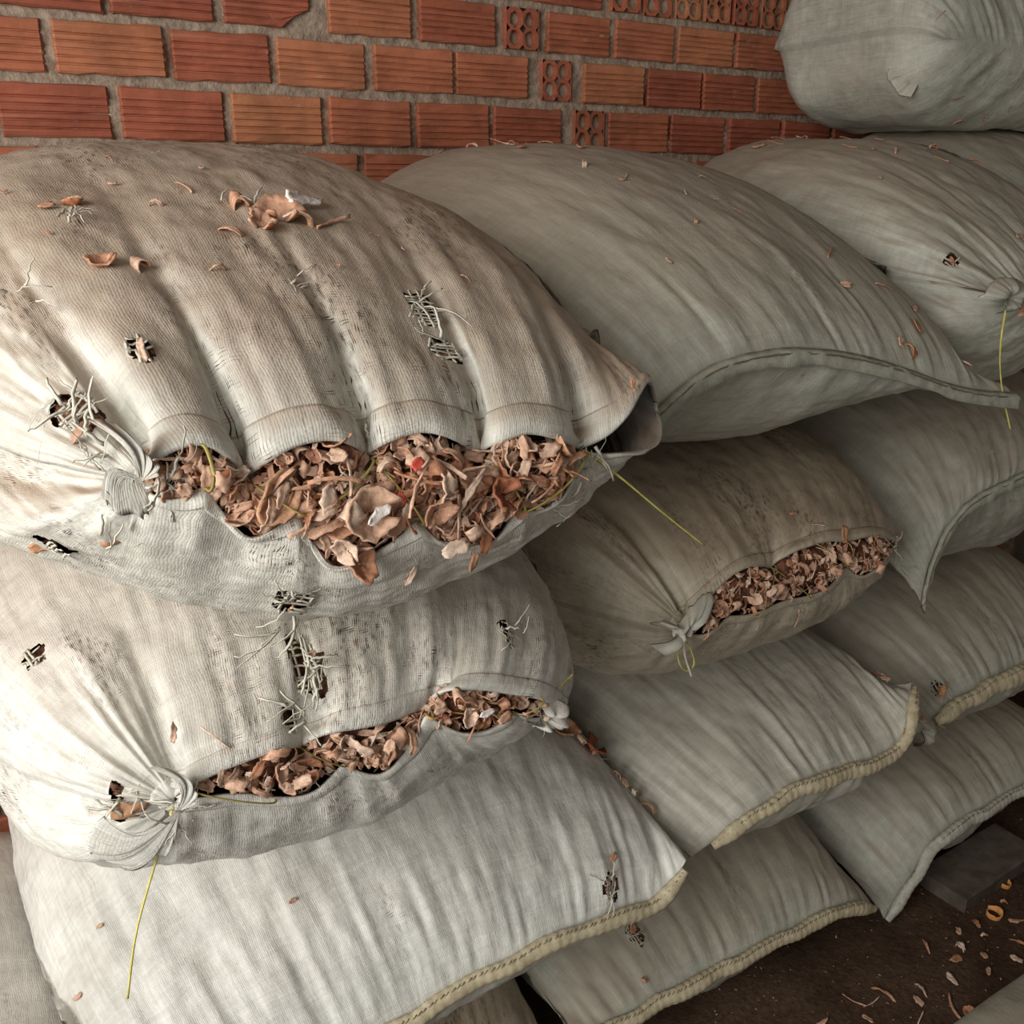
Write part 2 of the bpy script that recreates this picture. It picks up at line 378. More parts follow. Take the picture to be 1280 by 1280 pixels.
# the rest of the brickwork, beyond the frame and behind the stack, as one joined part
V, F, n0 = [], [], 0
rb = np.random.default_rng(31)
def plain_block(x0, x1, z0, z1):
    global n0
    y = WY + rb.normal(0, 0.002); e = 0.004
    P = [(x0, y + e, z0), (x1, y + e, z0), (x1, y + e, z1), (x0, y + e, z1), (x0 + e, y, z0 + e), (x1 - e, y, z0 + e), (x1 - e, y, z1 - e), (x0 + e, y, z1 - e),
         (x0, y + 0.05, z0), (x1, y + 0.05, z0), (x1, y + 0.05, z1), (x0, y + 0.05, z1)]
    V.extend(P); F.append((4, 5, 6, 7))
    Q = [(4, 5, 6, 7)] + [(k, (k + 1) % 4, 4 + (k + 1) % 4, 4 + k) for k in range(4)] + [(8 + k, 8 + (k + 1) % 4, (k + 1) % 4, k) for k in range(4)]
    F.pop(); F.extend([tuple(i + n0 for i in q) for q in Q]); n0 += 12
def run_row(xa, xb, z0, z1):
    x = xa
    while x < xb - 0.06:
        w = 0.176 + rb.normal(0, 0.002); plain_block(x, min(x + w, xb), z0, z1); x += w + 0.013
for zb, zt, sts, hds in courses:
    lo_ = min(a for a, b in sts) * S12 - 0.013; hi_ = max(b for a, b in sts + hds) * S12 + 0.013
    run_row(-2.15 + rb.uniform(0, 0.09), lo_, zb * S12, zt * S12); run_row(hi_, 3.38, zb * S12, zt * S12)
z = 1.212 * S12 - 0.095; 
while z > 0: run_row(-2.15 + rb.uniform(0, 0.09), 3.38, z, z + 0.082); z -= 0.095
z = 1.682 * S12 + 0.013
while z < 2.8: run_row(-2.15 + rb.uniform(0, 0.09), 3.38, z, z + 0.082); z += 0.095
link('brick_rows', mesh_from('brick_rows', np.array(V), F, M['brick'], smooth=False), wall, 'stuff')

# ------------------------------------------------------------------ sack builder
HX0, HY0, HR = -1.2, 0.2, 0.008
HNX, HNY = int(4.6 / HR), int(1.75 / HR)
HF = np.zeros((HNX, HNY)); HFM = [HF]                        # height of everything already laid down

def hf_sample(x, y, HF=None):
    HF = HFM[0] if HF is None else HF
    i = np.clip((x - HX0) / HR, 0, HNX - 1.001); j = np.clip((y - HY0) / HR, 0, HNY - 1.001)
    i0, j0 = i.astype(int), j.astype(int); fi, fj = i - i0, j - j0
    return (HF[i0, j0] * (1 - fi) + HF[i0 + 1, j0] * fi) * (1 - fj) + (HF[i0, j0 + 1] * (1 - fi) + HF[i0 + 1, j0 + 1] * fi) * fj

def hf_add(P):
    global HF
    new = np.zeros_like(HF)
    i = np.round((P[:, 0] - HX0) / HR).astype(int); j = np.round((P[:, 1] - HY0) / HR).astype(int)
    ok = (i >= 0) & (i < HNX) & (j >= 0) & (j < HNY)
    np.maximum.at(new, (i[ok], j[ok]), P[ok, 2])
    for _ in range(2):                            # close the pin holes between samples
        m = new.copy()
        for a, b in ((1, 0), (-1, 0), (0, 1), (0, -1)):
            m = np.maximum(m, np.roll(new, (a, b), (0, 1)))
        new = np.where(new > 0, new, np.where(m > 0, m, 0))
    HF = np.maximum(HF, new)
    m = HF.copy()
    for a in (-1, 0, 1):
        for b in (-1, 0, 1): m = np.maximum(m, np.roll(HF, (a, b), (0, 1)))
    HFM[0] = m

def resample(P, n=None, t=None):
    P = np.asarray(P, float)
    s = np.concatenate([[0], np.cumsum(np.linalg.norm(np.diff(P, axis=0), axis=1))]); s /= s[-1]
    if t is None: t = np.linspace(0, 1, n)
    return np.stack([np.interp(t, s, P[:, k]) for k in range(P.shape[1])], -1)

def smooth_poly(P, it=2):
    P = np.asarray(P, float)
    for _ in range(it):
        Q = [P[0]]
        for a, b in zip(P[:-1], P[1:]): Q += [0.75 * a + 0.25 * b, 0.25 * a + 0.75 * b]
        P = np.array(Q + [P[-1]])
    return P

def smooth_cusps(P, cusps):
    ks = [0] + [c for c in (cusps or []) if 0 < c < len(P) - 1] + [len(P) - 1]; out = []
    for a, b in zip(ks[:-1], ks[1:]):
        q = smooth_poly(P[a:b + 1], 2) if b - a > 1 else np.asarray(P[a:b + 1], float)
        out += list(q if not out else q[1:])
    return np.array(out)

def half_ring(x0, x1, z0, z1, n, top, ex=2.5):
    th = np.linspace(math.pi, 0, 400)
    c, s = np.cos(th), np.sin(th)
    if isinstance(ex, tuple): ex = ex[0] + (ex[1] - ex[0]) * sstep(-0.6, 0.6, c)      # left, right
    X = (x0 + x1) / 2 + (x1 - x0) / 2 * np.sign(c) * np.abs(c) ** (2 / ex)
    zc = (z0 + z1) / 2; hz = (z1 - z0) / 2
    Z = zc + (hz if top else -hz) * np.abs(s) ** (2 / ex)
    return resample(np.stack([X, Z], -1), n)

# ------------------------------------------------------------------ ribbons, strings, hems
def tube(P, rad, k=6, flat=1.0, up=None, closed_ends=True):
    P = np.asarray(P, float); n = len(P)
    rad = np.broadcast_to(np.asarray(rad, float), (n,))
    T = np.gradient(P, axis=0); T /= np.maximum(np.linalg.norm(T, axis=1, keepdims=True), 1e-9)
    ref = np.array([0, 0, 1.0]) if up is None else np.asarray(up, float)
    ref = np.broadcast_to(ref, (n, 3))
    B = np.cross(T, ref); bl = np.linalg.norm(B, axis=1, keepdims=True)
    B = np.where(bl > 1e-3, B / np.maximum(bl, 1e-9), np.array([1.0, 0, 0])); Nn = np.cross(B, T)
    th = np.arange(k) * 2 * math.pi / k
    V = P[:, None] + rad[:, None, None] * (B[:, None] * np.cos(th)[None, :, None] + flat * Nn[:, None] * np.sin(th)[None, :, None])
    F = []
    for i in range(n - 1):
        for j in range(k):
            j2 = (j + 1) % k; F.append((i * k + j, i * k + j2, (i + 1) * k + j2, (i + 1) * k + j))
    F.append(tuple(range(k - 1, -1, -1))); F.append(tuple((n - 1) * k + j for j in range(k)))
    return V.reshape(-1, 3), F

class Batch:
    def __init__(s): s.V, s.F, s.n, s.mi = [], [], 0, []
    def add(s, V, F, mi=0):
        s.V.append(V); s.F += [tuple(i + s.n for i in f) for f in F]; s.n += len(V); s.mi += [mi] * len(F)
    def obj(s, name, mats, parent=None, inv=None, kind=None, smooth=True):
        if not s.V: return None
        V = np.concatenate(s.V)
        if inv is not None: V = V - inv
        return link(name, mesh_from(name, V, s.F, mats, mi=s.mi, smooth=smooth), parent, kind)

BUILT = {}
def flank(rec, y, z):
    """rightmost reach of a sack at each depth and height"""
    r = 0.012; ny, nz = int(1.6 / r), int(2.2 / r); G = np.full((ny, nz), -9.0); p = rec['flat']
    i = np.clip(((p[:, 1] - 0.4) / r).astype(int), 0, ny - 1); j = np.clip((p[:, 2] / r).astype(int), 0, nz - 1)
    np.maximum.at(G, (i, j), p[:, 0])
    for _ in range(2):
        m = G.copy()
        for a, b in ((1, 0), (-1, 0), (0, 1), (0, -1)): m = np.maximum(m, np.roll(G, (a, b), (0, 1)))
        G = m
    fi = np.clip((y - 0.4) / r - 0.5, 0, ny - 1.001); fj = np.clip(z / r - 0.5, 0, nz - 1.001)
    a, b = fi.astype(int), fj.astype(int); u, v = fi - a, fj - b
    return (G[a, b] * (1 - u) + G[a + 1, b] * u) * (1 - v) + (G[a, b + 1] * (1 - u) + G[a + 1, b + 1] * u) * v
def grid_normals(P, wrap):
    du = np.zeros_like(P); dv = np.zeros_like(P)
    if wrap: du = np.roll(P, -1, 1) - np.roll(P, 1, 1)
    else:
        du[:, 1:-1] = P[:, 2:] - P[:, :-2]; du[:, 0] = P[:, 1] - P[:, 0]; du[:, -1] = P[:, -1] - P[:, -2]
    dv[1:-1] = P[2:] - P[:-2]; dv[0] = P[1] - P[0]; dv[-1] = P[-1] - P[-2]
    n = np.cross(du, dv); L = np.linalg.norm(n, axis=-1, keepdims=True)
    n = n / np.maximum(L, 1e-9)
    return n

def make_sack(key, name, label, mat, up, ring, yback, lo=None, Lf=0.55, Lb=0.5, nt=150, nb=90, ns=110, q=0.8, ex=2.5,
              pleats=(), pleats_lo=(), ring_b=None, wr=1.0, lump=1.0, seed=0, clamp=True, amap=None, amap_lo=None, wall_y=1.862, holes=(), zoff=0.0, Ll=None, ex_lo=2.0, xlim=None, cusps=None, cusps_lo=None, hf=None, beside=None):
    """closed fabric envelope lofted from the front seam (or the two lips of an open mouth) over a filled body to the back seam"""
    seam = lo is None
    up = smooth_poly(up, 2) if seam else smooth_cusps(up, cusps)
    lo_ = up if seam else smooth_cusps(lo, cusps_lo)
    a_t, a_b = np.linspace(0, 1, nt), np.linspace(0, 1, nb)
    mp = lambda a, m: a if m is None else np.interp(a, m[0], m[1])
    lt, lb = resample(up, t=mp(a_t, amap)), resample(lo_, t=mp(a_b, amap_lo if amap_lo else amap))
    ring_b = ring_b or ring
    rt, rb = half_ring(*ring, nt, True, ex), half_ring(*ring, nb, False, ex_lo)
    bt, bb = half_ring(*ring_b, nt, True, ex), half_ring(*ring_b, nb, False, ex_lo)
    # closed ring of columns: top sheet left->right, then bottom sheet right->left
    lip = np.concatenate([lt, lb[-2:0:-1]]); R1 = np.concatenate([rt, rb[-2:0:-1]]); R2 = np.concatenate([bt, bb[-2:0:-1]])
    nr = len(lip)
    A = np.concatenate([a_t, a_b[-2:0:-1]]); isT = np.concatenate([np.ones(nt, bool), np.zeros(nb - 2, bool)])
    yl = lip[:, 1].mean(); y1 = yl + Lf; y2 = max(yback - Lb, y1 + 0.02)
    # the underside rounds over sooner than the top
    Ll = Ll or 0.16
    Lc = np.where(isT, Lf, Ll); edge = np.minimum(A, 1 - A)
    Lc = Lf * (1 - sstep(0, 0.14, edge)) * 1.0 + Lc * sstep(0, 0.14, edge)
    zc = (ring_b[2] + ring_b[3]) / 2
    sb = np.stack([ring_b[0] + (ring_b[1] - ring_b[0]) * (0.06 + 0.88 * A), np.full(nr, zc)], -1)
    phi = np.linspace(0, 1, int(ns * 0.66)) ** 1.15 * math.pi / 2
    rows = []
    # the scallops of an open lip die out within a hand's breadth; only its overall run carries on into the body
    base = lip.copy()
    if not seam:
        for sel, src in ((isT, up), (~isT, lo_)):
            qq = resample(src, 80); tq_ = np.linspace(0, 1, 80)
            for k in (1, 2):
                cf = np.polyfit(tq_, qq[:, k], 3); tt_ = mp(A[sel], amap)
                base[sel, k] = np.polyval(cf, tt_)
    dev = lip - base
    for p in phi:
        g = math.sin(p); f = (1 - math.cos(p)) ** q; fd = (1 - g) ** 3.2
        xz = base[:, [0, 2]] * (1 - g) + R1 * g + dev[:, [0, 2]] * fd
        rows.append(np.stack([xz[:, 0], base[:, 1] * (1 - f) + (yl + Lc) * f + dev[:, 1] * fd, xz[:, 1]], -1))
    for t in np.linspace(0, 1, max(3, int((y2 - y1) / 0.012)))[1:]:
        xz = R1 * (1 - t) + R2 * t
        rows.append(np.stack([xz[:, 0], (yl + Lc) * (1 - t) + y2 * t, xz[:, 1]], -1))
    for p in (np.linspace(0, 1, int(ns * 0.3)) * math.pi / 2)[1:]:
        g = math.cos(p); xz = sb * (1 - g) + R2 * g
        rows.append(np.stack([xz[:, 0], np.full(nr, y2 + (yback - y2) * math.sin(p)), xz[:, 1]], -1))
    P = np.array(rows); nv = len(P)
    v = np.concatenate([[0], np.cumsum(np.linalg.norm(np.diff(P, axis=0), axis=-1).mean(1))])[:, None] * np.ones((1, nr))
    per = np.concatenate([[0], np.cumsum(np.linalg.norm(np.diff(R1, axis=0), axis=1))])
    u = per[None, :] * np.ones((nv, 1))
    nrm = grid_normals(P, True)
    d = 0.0040 * wr * vnoise(u / 0.014, v / 0.13, seed) * np.exp(-v / 0.20) * sstep(0.0, 0.03, v)
    d += 0.0040 * wr * vnoise(u / 0.040, v / 0.24, seed + 1) * (0.10 + np.exp(-v / 0.22)) * sstep(0, 0.05, v)
    d += lump * sstep(0.01, 0.08, v) * (0.0022 * vnoise(u / 0.035, v / 0.04, seed + 2) + 0.0012 * vnoise(u / 0.015, v / 0.018, seed + 3) + 0.008 * vnoise(u / 0.13, v / 0.17, seed + 4))
    # diagonal drag creases
    s = u + 0.5 * v
    d += 0.0018 * wr * np.maximum(0, vnoise(s / 0.035, v / 0.11, seed + 6)) * np.exp(-((v - 0.18) / 0.2) ** 2)
    for (a0, dep, wd, ln) in pleats:
        d -= np.where(isT, dep * np.exp(-((A - a0) / wd) ** 2), 0)[None, :] * np.exp(-v / ln) * sstep(0, 0.015, v)
    for (a0, dep, wd, ln) in pleats_lo:
        d -= np.where(~isT, dep * np.exp(-((A - a0) / wd) ** 2), 0)[None, :] * np.exp(-v / ln) * sstep(0, 0.015, v)
    d *= np.clip(sstep(0, 0.05, v[-1:] - v), 0, 1)
    P = P + nrm * d[..., None]
    P[..., 2] += zoff
    P[..., 1] = np.minimum(P[..., 1], wall_y)
    if clamp:
        if beside is not None:                   # lies against the flank of the sack on its left
            P[..., 0] = np.maximum(P[..., 0], flank(beside, P[..., 1], P[..., 2]) + 0.006)
        h = hf_sample(P[..., 0], P[..., 1], hf)
        w_row = sstep(0.0, 0.05, v) if not seam else sstep(0.0, 0.03, v)
        tgt = np.maximum(P[..., 2], h + 0.006)
        P[..., 2] = P[..., 2] * (1 - w_row) + tgt * w_row
    if xlim:                                     # flat contact with the sack beside it
        wx = sstep(0.02, 0.09, v)
        cx_ = np.clip(P[..., 0], xlim[0], xlim[1]); P[..., 0] = P[..., 0] * (1 - wx) + cx_ * wx
    nrm = grid_normals(P, True)
    idx = np.arange(nv * nr).reshape(nv, nr); nx = np.roll(idx, -1, 1)
    F = np.stack([idx[:-1], nx[:-1], nx[1:], idx[1:]], -1).reshape(-1, 4)

    tq = F
    # wear holes: leave out the cells round a point of the fabric
    core_sets = []
    flat = P.reshape(-1, 3)
    fc = flat[tq].mean(1)
    keep = np.ones(len(tq), bool)
    for hi, (hx, hy, hz, r1, r2, ang) in enumerate(holes):
        dv_ = fc - np.array((hx, hy, hz))
        near = np.where((dv_ ** 2).sum(1) < (max(r1, r2) * 2.6) ** 2)[0]
        if not len(near): continue
        k0 = near[np.argmin((dv_[near] ** 2).sum(1))]; c0 = fc[k0]
        vi, ui = np.unravel_index(tq[k0][0], (nv, nr))
        eu = P[vi, (ui + 1) % nr] - P[vi, ui]; eu /= np.linalg.norm(eu)
        ev = P[min(vi + 1, nv - 1), ui] - P[vi, ui]; ev -= eu * (ev @ eu); ev /= np.linalg.norm(ev)
        dd = fc[near] - c0; a, b = dd @ eu, dd @ ev
        ca, sa = math.cos(ang), math.sin(ang); a, b = a * ca + b * sa, -a * sa + b * ca
        rr = np.sqrt((a / r1) ** 2 + (b / r2) ** 2) * (1 + 0.35 * vnoise(np.arctan2(b, a) * 2.2, np.full(len(a), hi), seed + hi))
        keep[near[rr < 1]] = False
        vd = flat - c0; nv_ = np.where((vd ** 2).sum(1) < (max(r1, r2) * 1.8) ** 2)[0]; vd = vd[nv_]
        va, vb = vd @ eu, vd @ ev; va, vb = va * ca + vb * sa, -va * sa + vb * ca
        vr = np.sqrt((va / r1) ** 2 + (vb / r2) ** 2) * (1 + 0.35 * vnoise(np.arctan2(vb, va) * 2.2, np.full(len(va), hi), seed + hi))
        k1 = vr < 1.0; g1 = np.minimum(1 / np.maximum(vr[k1], 0.2), 3.0)[:, None]
        nn_ = np.cross(eu, ev); tang = vd[k1] - (vd[k1] @ nn_)[:, None] * nn_
        flat[nv_[k1]] += tang * (g1 - 1)
        core_sets.append((near[rr < 1.9], c0, eu, ev, np.cross(eu, ev), r1, r2))
    root = empty(name, (float(P[0, :, 0].mean()), float(yl), float(P[..., 2].min())))
    tag(root, label, 'sack', 'stacked woven sacks of dried husk')
    inv = np.array(root.location)
    uvs = np.stack([u, v], -1).reshape(-1, 2)
    me = mesh_from('sack_cloth', flat - inv, tq[keep], M[mat], uvs)
    link('sack_cloth', me, root)
    n_f = nrm.reshape(-1, 3)
    sp = Batch()
    for faces, c0, eu, ev, nn, r1, r2 in core_sets:      # tapes still spanning the holes
        for (e1, e2, ra, rb_) in ((eu, ev, r1, r2), (ev, eu, r2, r1)):
            for t in np.arange(-0.9, 0.91, 0.0042 / ra):
                if rng.random() < 0.35: continue
                l = rb_ * math.sqrt(max(0.05, 1 - t * t)) + 0.004
                w = rng.normal(0, 0.0012, 2); ts = np.linspace(-1, 1, 7)
                if rng.random() < 0.3: ts = ts[:4]
                c = c0 + e1 * (t * ra + w[0]) + np.outer(ts * l, e2) + np.outer(w[1] * (1 - ts ** 2), e1) + np.outer(0.0015 - 0.003 * (1 - ts ** 2) * rng.random(), nn) + rng.normal(0, 0.0004, (len(ts), 3))
                sp.add(*tube(c, 0.0015, 4, 0.16, up=nn))
    sp.obj('spanning_tapes', M['thread' if mat in ('worn', 'tight') else 'thread_dim'], root, inv, 'stuff')
    for faces, c0, eu, ev, nn, r1, r2 in core_sets:
        if not len(faces): continue
        fq = tq[faces]; used, invx = np.unique(fq, return_inverse=True)
        cp = flat[used] - n_f[used] * (0.006 + 0.006 * rng.random((len(used), 1)))
        link('packed_husk', mesh_from('packed_husk', cp - inv, invx.reshape(-1, 4), M['core']), root)
    hf_add(flat)
    rec = dict(root=root, mat=mat, P=P, N=nrm, u=u, v=v, A=A, isT=isT, nt=nt, nb=nb, lt=lt, lb=lb, inv=inv, cores=core_sets, up=P[0, :nt], flat=flat,
               lo=np.concatenate([P[0, nt - 1:], P[0, :1]])[::-1])
    BUILT[key] = rec
    return rec

def bez(p0, p1, p2, p3, n=12):
    t = np.linspace(0, 1, n)[:, None]; p0, p1, p2, p3 = map(np.asarray, (p0, p1, p2, p3))
    return (1 - t) ** 3 * p0 + 3 * t * (1 - t) ** 2 * p1 + 3 * t * t * (1 - t) * p2 + t ** 3 * p3

def rope_hem(rec, mat, rad=0.011, out=0.006, a0=0.0, a1=1.0, crimp=0.016, flat=0.75, name='hem', drop=0.0):
    """rolled and stitched hem running along a closed front seam"""
    c = smooth_poly(resample(rec['up'], 60), 1); n = 240
    c = resample(c, t=np.linspace(a0, a1, n))
    L = np.linalg.norm(np.diff(c, axis=0), axis=1).sum()
    s = np.linspace(0, L, n)
    c = c + np.array([0, -out, -drop]) + 0.0035 * np.stack([0 * s, vnoise(s / 0.05, s * 0, 3), vnoise(s / 0.06, s * 0, 5)], -1)
    r = rad * (1 + 0.10 * np.abs(np.sin(math.pi * s / crimp)) + 0.22 * vnoise(s / 0.035, s * 0, 8))
    r = r * (0.55 + 0.45 * sstep(0, 0.05, np.minimum(s, L - s)))
    V, F = tube(c, r, 10, flat, up=(0, -1, 0.25))
    uv = np.stack([np.repeat(s, 10), np.tile(np.arange(10) / 10 * 0.06, n)], -1)
    o = link(name, mesh_from(name, V - rec['inv'], F, M[mat], uv), rec['root'])
    # stitching: short dark bars across the upper edge of the roll
    b = Batch()
    for k in range(int(L / 0.009)):
        i = int((k + 0.5) * 0.009 / L * (n - 1)); p = c[i] + np.array([0, -r[i] * 0.3, r[i] * 0.72])
        b.add(*tube(np.array([p + (0.0035, 0.001, 0.0035), p + (0, -0.0005, 0.0015), p + (-0.0035, -0.001, 0.0008)]), 0.0008, 4))
    st = b.obj('stitching', M['stitch'], o, rec['inv'])
    return c

def flat_hem(rec, mat, width=0.018, a0=0.0, a1=1.0, thick=0.004, name='hem', hang=0.0, stitch_up=True):
    """flat folded selvedge standing off the closed seam, with a corded upper edge"""
    n = 200; c = resample(smooth_poly(resample(rec['up'], 60), 1), t=np.linspace(a0, a1, n))
    s = np.linspace(0, np.linalg.norm(np.diff(c, axis=0), axis=1).sum(), n)
    w = width * (1 + 0.15 * vnoise(s / 0.05, s * 0, 2))
    rows = []
    for f, o in ((-0.25, -0.003), (0.10, -0.0115), (0.5, -0.0105), (1.0, -0.0135), (1.03, -0.009), (0.5, -0.002)):
        rows.append(c + np.stack([0 * s, o + 0.0022 * vnoise(s / 0.02, s * 0 + f * 2, 4), 0.004 - w * f + 0 * s], -1))
    P = np.array(rows); k = len(rows); idx = np.arange(k * n).reshape(k, n)
    F = []
    for i in range(k):
        i2 = (i + 1) % k
        for j in range(n - 1): F.append((idx[i, j], idx[i, j + 1], idx[i2, j + 1], idx[i2, j]))
    F += [tuple(idx[:, 0]), tuple(idx[::-1, -1])]
    uv = np.stack([np.tile(s, k), np.repeat(np.linspace(0, width * 2, k), n)], -1)
    ho = link(name, mesh_from(name, P.reshape(-1, 3) - rec['inv'], F, M[mat], uv), rec['root'])
    V, F = tube(c + np.array([0, -0.0115, 0.0015]) + np.stack([0 * s, 0 * s, 0.0008 * vnoise(s / 0.006, s * 0, 3)], -1), 0.0012, 5)
    link('stitching', mesh_from('stitching', V - rec['inv'], F, M['stitch']), ho)

def lip_hem(rec, mat, vmax=0.022, thick=0.005, which='top'):
    """doubled-over edge of an open mouth"""
    P, Nn, v = rec['P'], rec['N'], rec['v']
    cols = np.arange(rec['nt']) if which == 'top' else np.arange(rec['nt'] - 1, P.shape[1])
    kr = max(4, int((v[:, 0] < vmax).sum()))
    a = P[:kr, cols]; nn = Nn[:kr, cols]; t = np.linspace(0, 1, kr)[:, None, None]
    o = a + nn * (thick * (0.35 + 0.65 * np.sin(math.pi * np.clip(t * 0.8 + 0.2, 0, 1))))
    o[0] += (a[0] - a[1]) * 1.2
    V = np.concatenate([o, a[::-1] - nn[::-1] * 0.002]); k, n = V.shape[:2]
    idx = np.arange(k * n).reshape(k, n); F = []
    for i in range(k):
        i2 = (i + 1) % k
        for j in range(n - 1): F.append((idx[i, j], idx[i2, j], idx[i2, j + 1], idx[i, j + 1]))
    uv = np.stack([np.tile(rec['u'][0, cols], k), np.repeat(np.linspace(0, vmax * 2, k), n)], -1)
    link('hem', mesh_from('hem', V.reshape(-1, 3) - rec['inv'], F, M[mat], uv), rec['root'])

def string(rec, pts, mat='string', rad=0.0014, name='tie_string', sag=0):
    c = resample(smooth_poly(np.array(pts, float), 3), 30)
    V, F = tube(c, rad, 6, 0.6)
    return link(name, mesh_from(name, V - rec['inv'], F, M[mat]), rec['root'])

def strands(rec, spots, mat, name='loose_tapes', spread=0.03):
    """frayed plastic tapes curling out of the weave; spots = (point, outward normal, n, length)"""
    b = Batch()
    for (p, nn, n, L) in spots:
        n = max(3, int(n * 0.62)); L *= 0.85; p = np.array(p, float); nn = np.array(nn, float); nn /= np.linalg.norm(nn)
        for k in range(n):
            t = rng.normal(0, 1, 3); t -= nn * (t @ nn); t /= np.linalg.norm(t)
            l = L * rng.uniform(0.45, 1.2); p0 = p + t * rng.uniform(-1, 1) * spread * 0.4 + rng.normal(0, spread * 0.25, 3)
            p0 = p0 - nn * ((p0 - p) @ nn)
            side = np.cross(nn, t)
            h = rng.uniform(0.05, 0.32) * l
            p3 = p0 + t * l + side * rng.normal(0, 0.25) * l + nn * rng.uniform(0.001, 0.3) * l * (rng.random() < 0.25)
            c = bez(p0 - nn * 0.003, p0 + nn * h + t * l * 0.2, p3 + nn * h * 0.8 - t * l * 0.2, p3 + nn * 0.002, 9)
            b.add(*tube(c + rng.normal(0, 0.0006, c.shape), 0.0016 * rng.uniform(0.5, 1.3) * np.linspace(1, 0.6, 9), 4, 0.14, up=nn + 0.5 * rng.normal(0, 1, 3)))
    o = b.obj(name, M[mat], rec['root'], rec['inv'], 'stuff')
    return o

def corner_flap(rec, centre, rim, mat, depth=0.010, npl=5, name='gathered_corner', seed=0, nu=60, nv=24, ripple=1.0):
    """cloth fan pulled together at a tie: pleats run from the tie to the rim, the free edge is folded"""
    centre = np.array(centre, float); rim = resample(smooth_poly(rim, 2), nu)
    t = np.linspace(0, 1, nv)[:, None, None]; a = np.linspace(0, 1, nu)
    P = centre + (rim[None] - centre) * t
    nn = np.cross(rim[-1] - centre, rim[0] - centre); nn /= np.linalg.norm(nn)
    if nn[1] > 0: nn = -nn
    puff = np.sin(math.pi * np.clip(t[..., 0] * 0.95, 0, 1)) * 0.02 * ripple
    pl = depth * np.sin(a * npl * 2 * math.pi + vnoise(a * 4, a * 0, seed) * 2)[None] * (t[..., 0] ** 0.8) * (1.0 - 0.35 * t[..., 0])
    P = P + nn * (puff + pl + 0.004 * vnoise(a * 30, a * 0 + 1, seed)[None] * t[..., 0])[..., None]
    Q = P - nn * 0.003
    V = np.concatenate([P, Q[::-1]]); k, n = V.shape[:2]; idx = np.arange(k * n).reshape(k, n); F = []
    for i in range(k):
        i2 = (i + 1) % k
        for j in range(n - 1): F.append((idx[i, j], idx[i, j + 1], idx[i2, j + 1], idx[i2, j]))
    L = np.linalg.norm(rim - centre, axis=1).mean(); wl = np.linalg.norm(np.diff(rim, axis=0), axis=1).sum()
    tt = np.concatenate([np.linspace(0, L, nv), np.linspace(L, 0, nv)])
    uv = np.stack([np.tile(a * wl, k), np.repeat(tt, n)], -1)
    return link(name, mesh_from(name, V.reshape(-1, 3) - rec['inv'], F, M[mat], uv), rec['root'])

# ------------------------------------------------------------------ husk chips
def sheet(G, th):
    """grid of points (nu, nv, 3) -> closed thin solid: material 0 outside, 1 inside, 0 edges"""
    nu, nv = G.shape[:2]; n = grid_normals(G, False)
    V = np.concatenate([(G + n * th / 2).reshape(-1, 3), (G - n * th / 2).reshape(-1, 3)]); off = nu * nv
    idx = np.arange(off).reshape(nu, nv); F = []; mi = []
    for i in range(nu - 1):
        for j in range(nv - 1):
            q = (idx[i, j], idx[i + 1, j], idx[i + 1, j + 1], idx[i, j + 1])
            F.append(q[::-1]); mi.append(0); F.append(tuple(x + off for x in q)); mi.append(1)
    ring = list(idx[:, 0]) + list(idx[-1, 1:]) + list(idx[-2::-1, -1]) + list(idx[0, -2:0:-1])
    for k in range(len(ring)):
        a, b = ring[k], ring[(k + 1) % len(ring)]; F.append((a, b, b + off, a + off)); mi.append(1)
    return V, F, mi

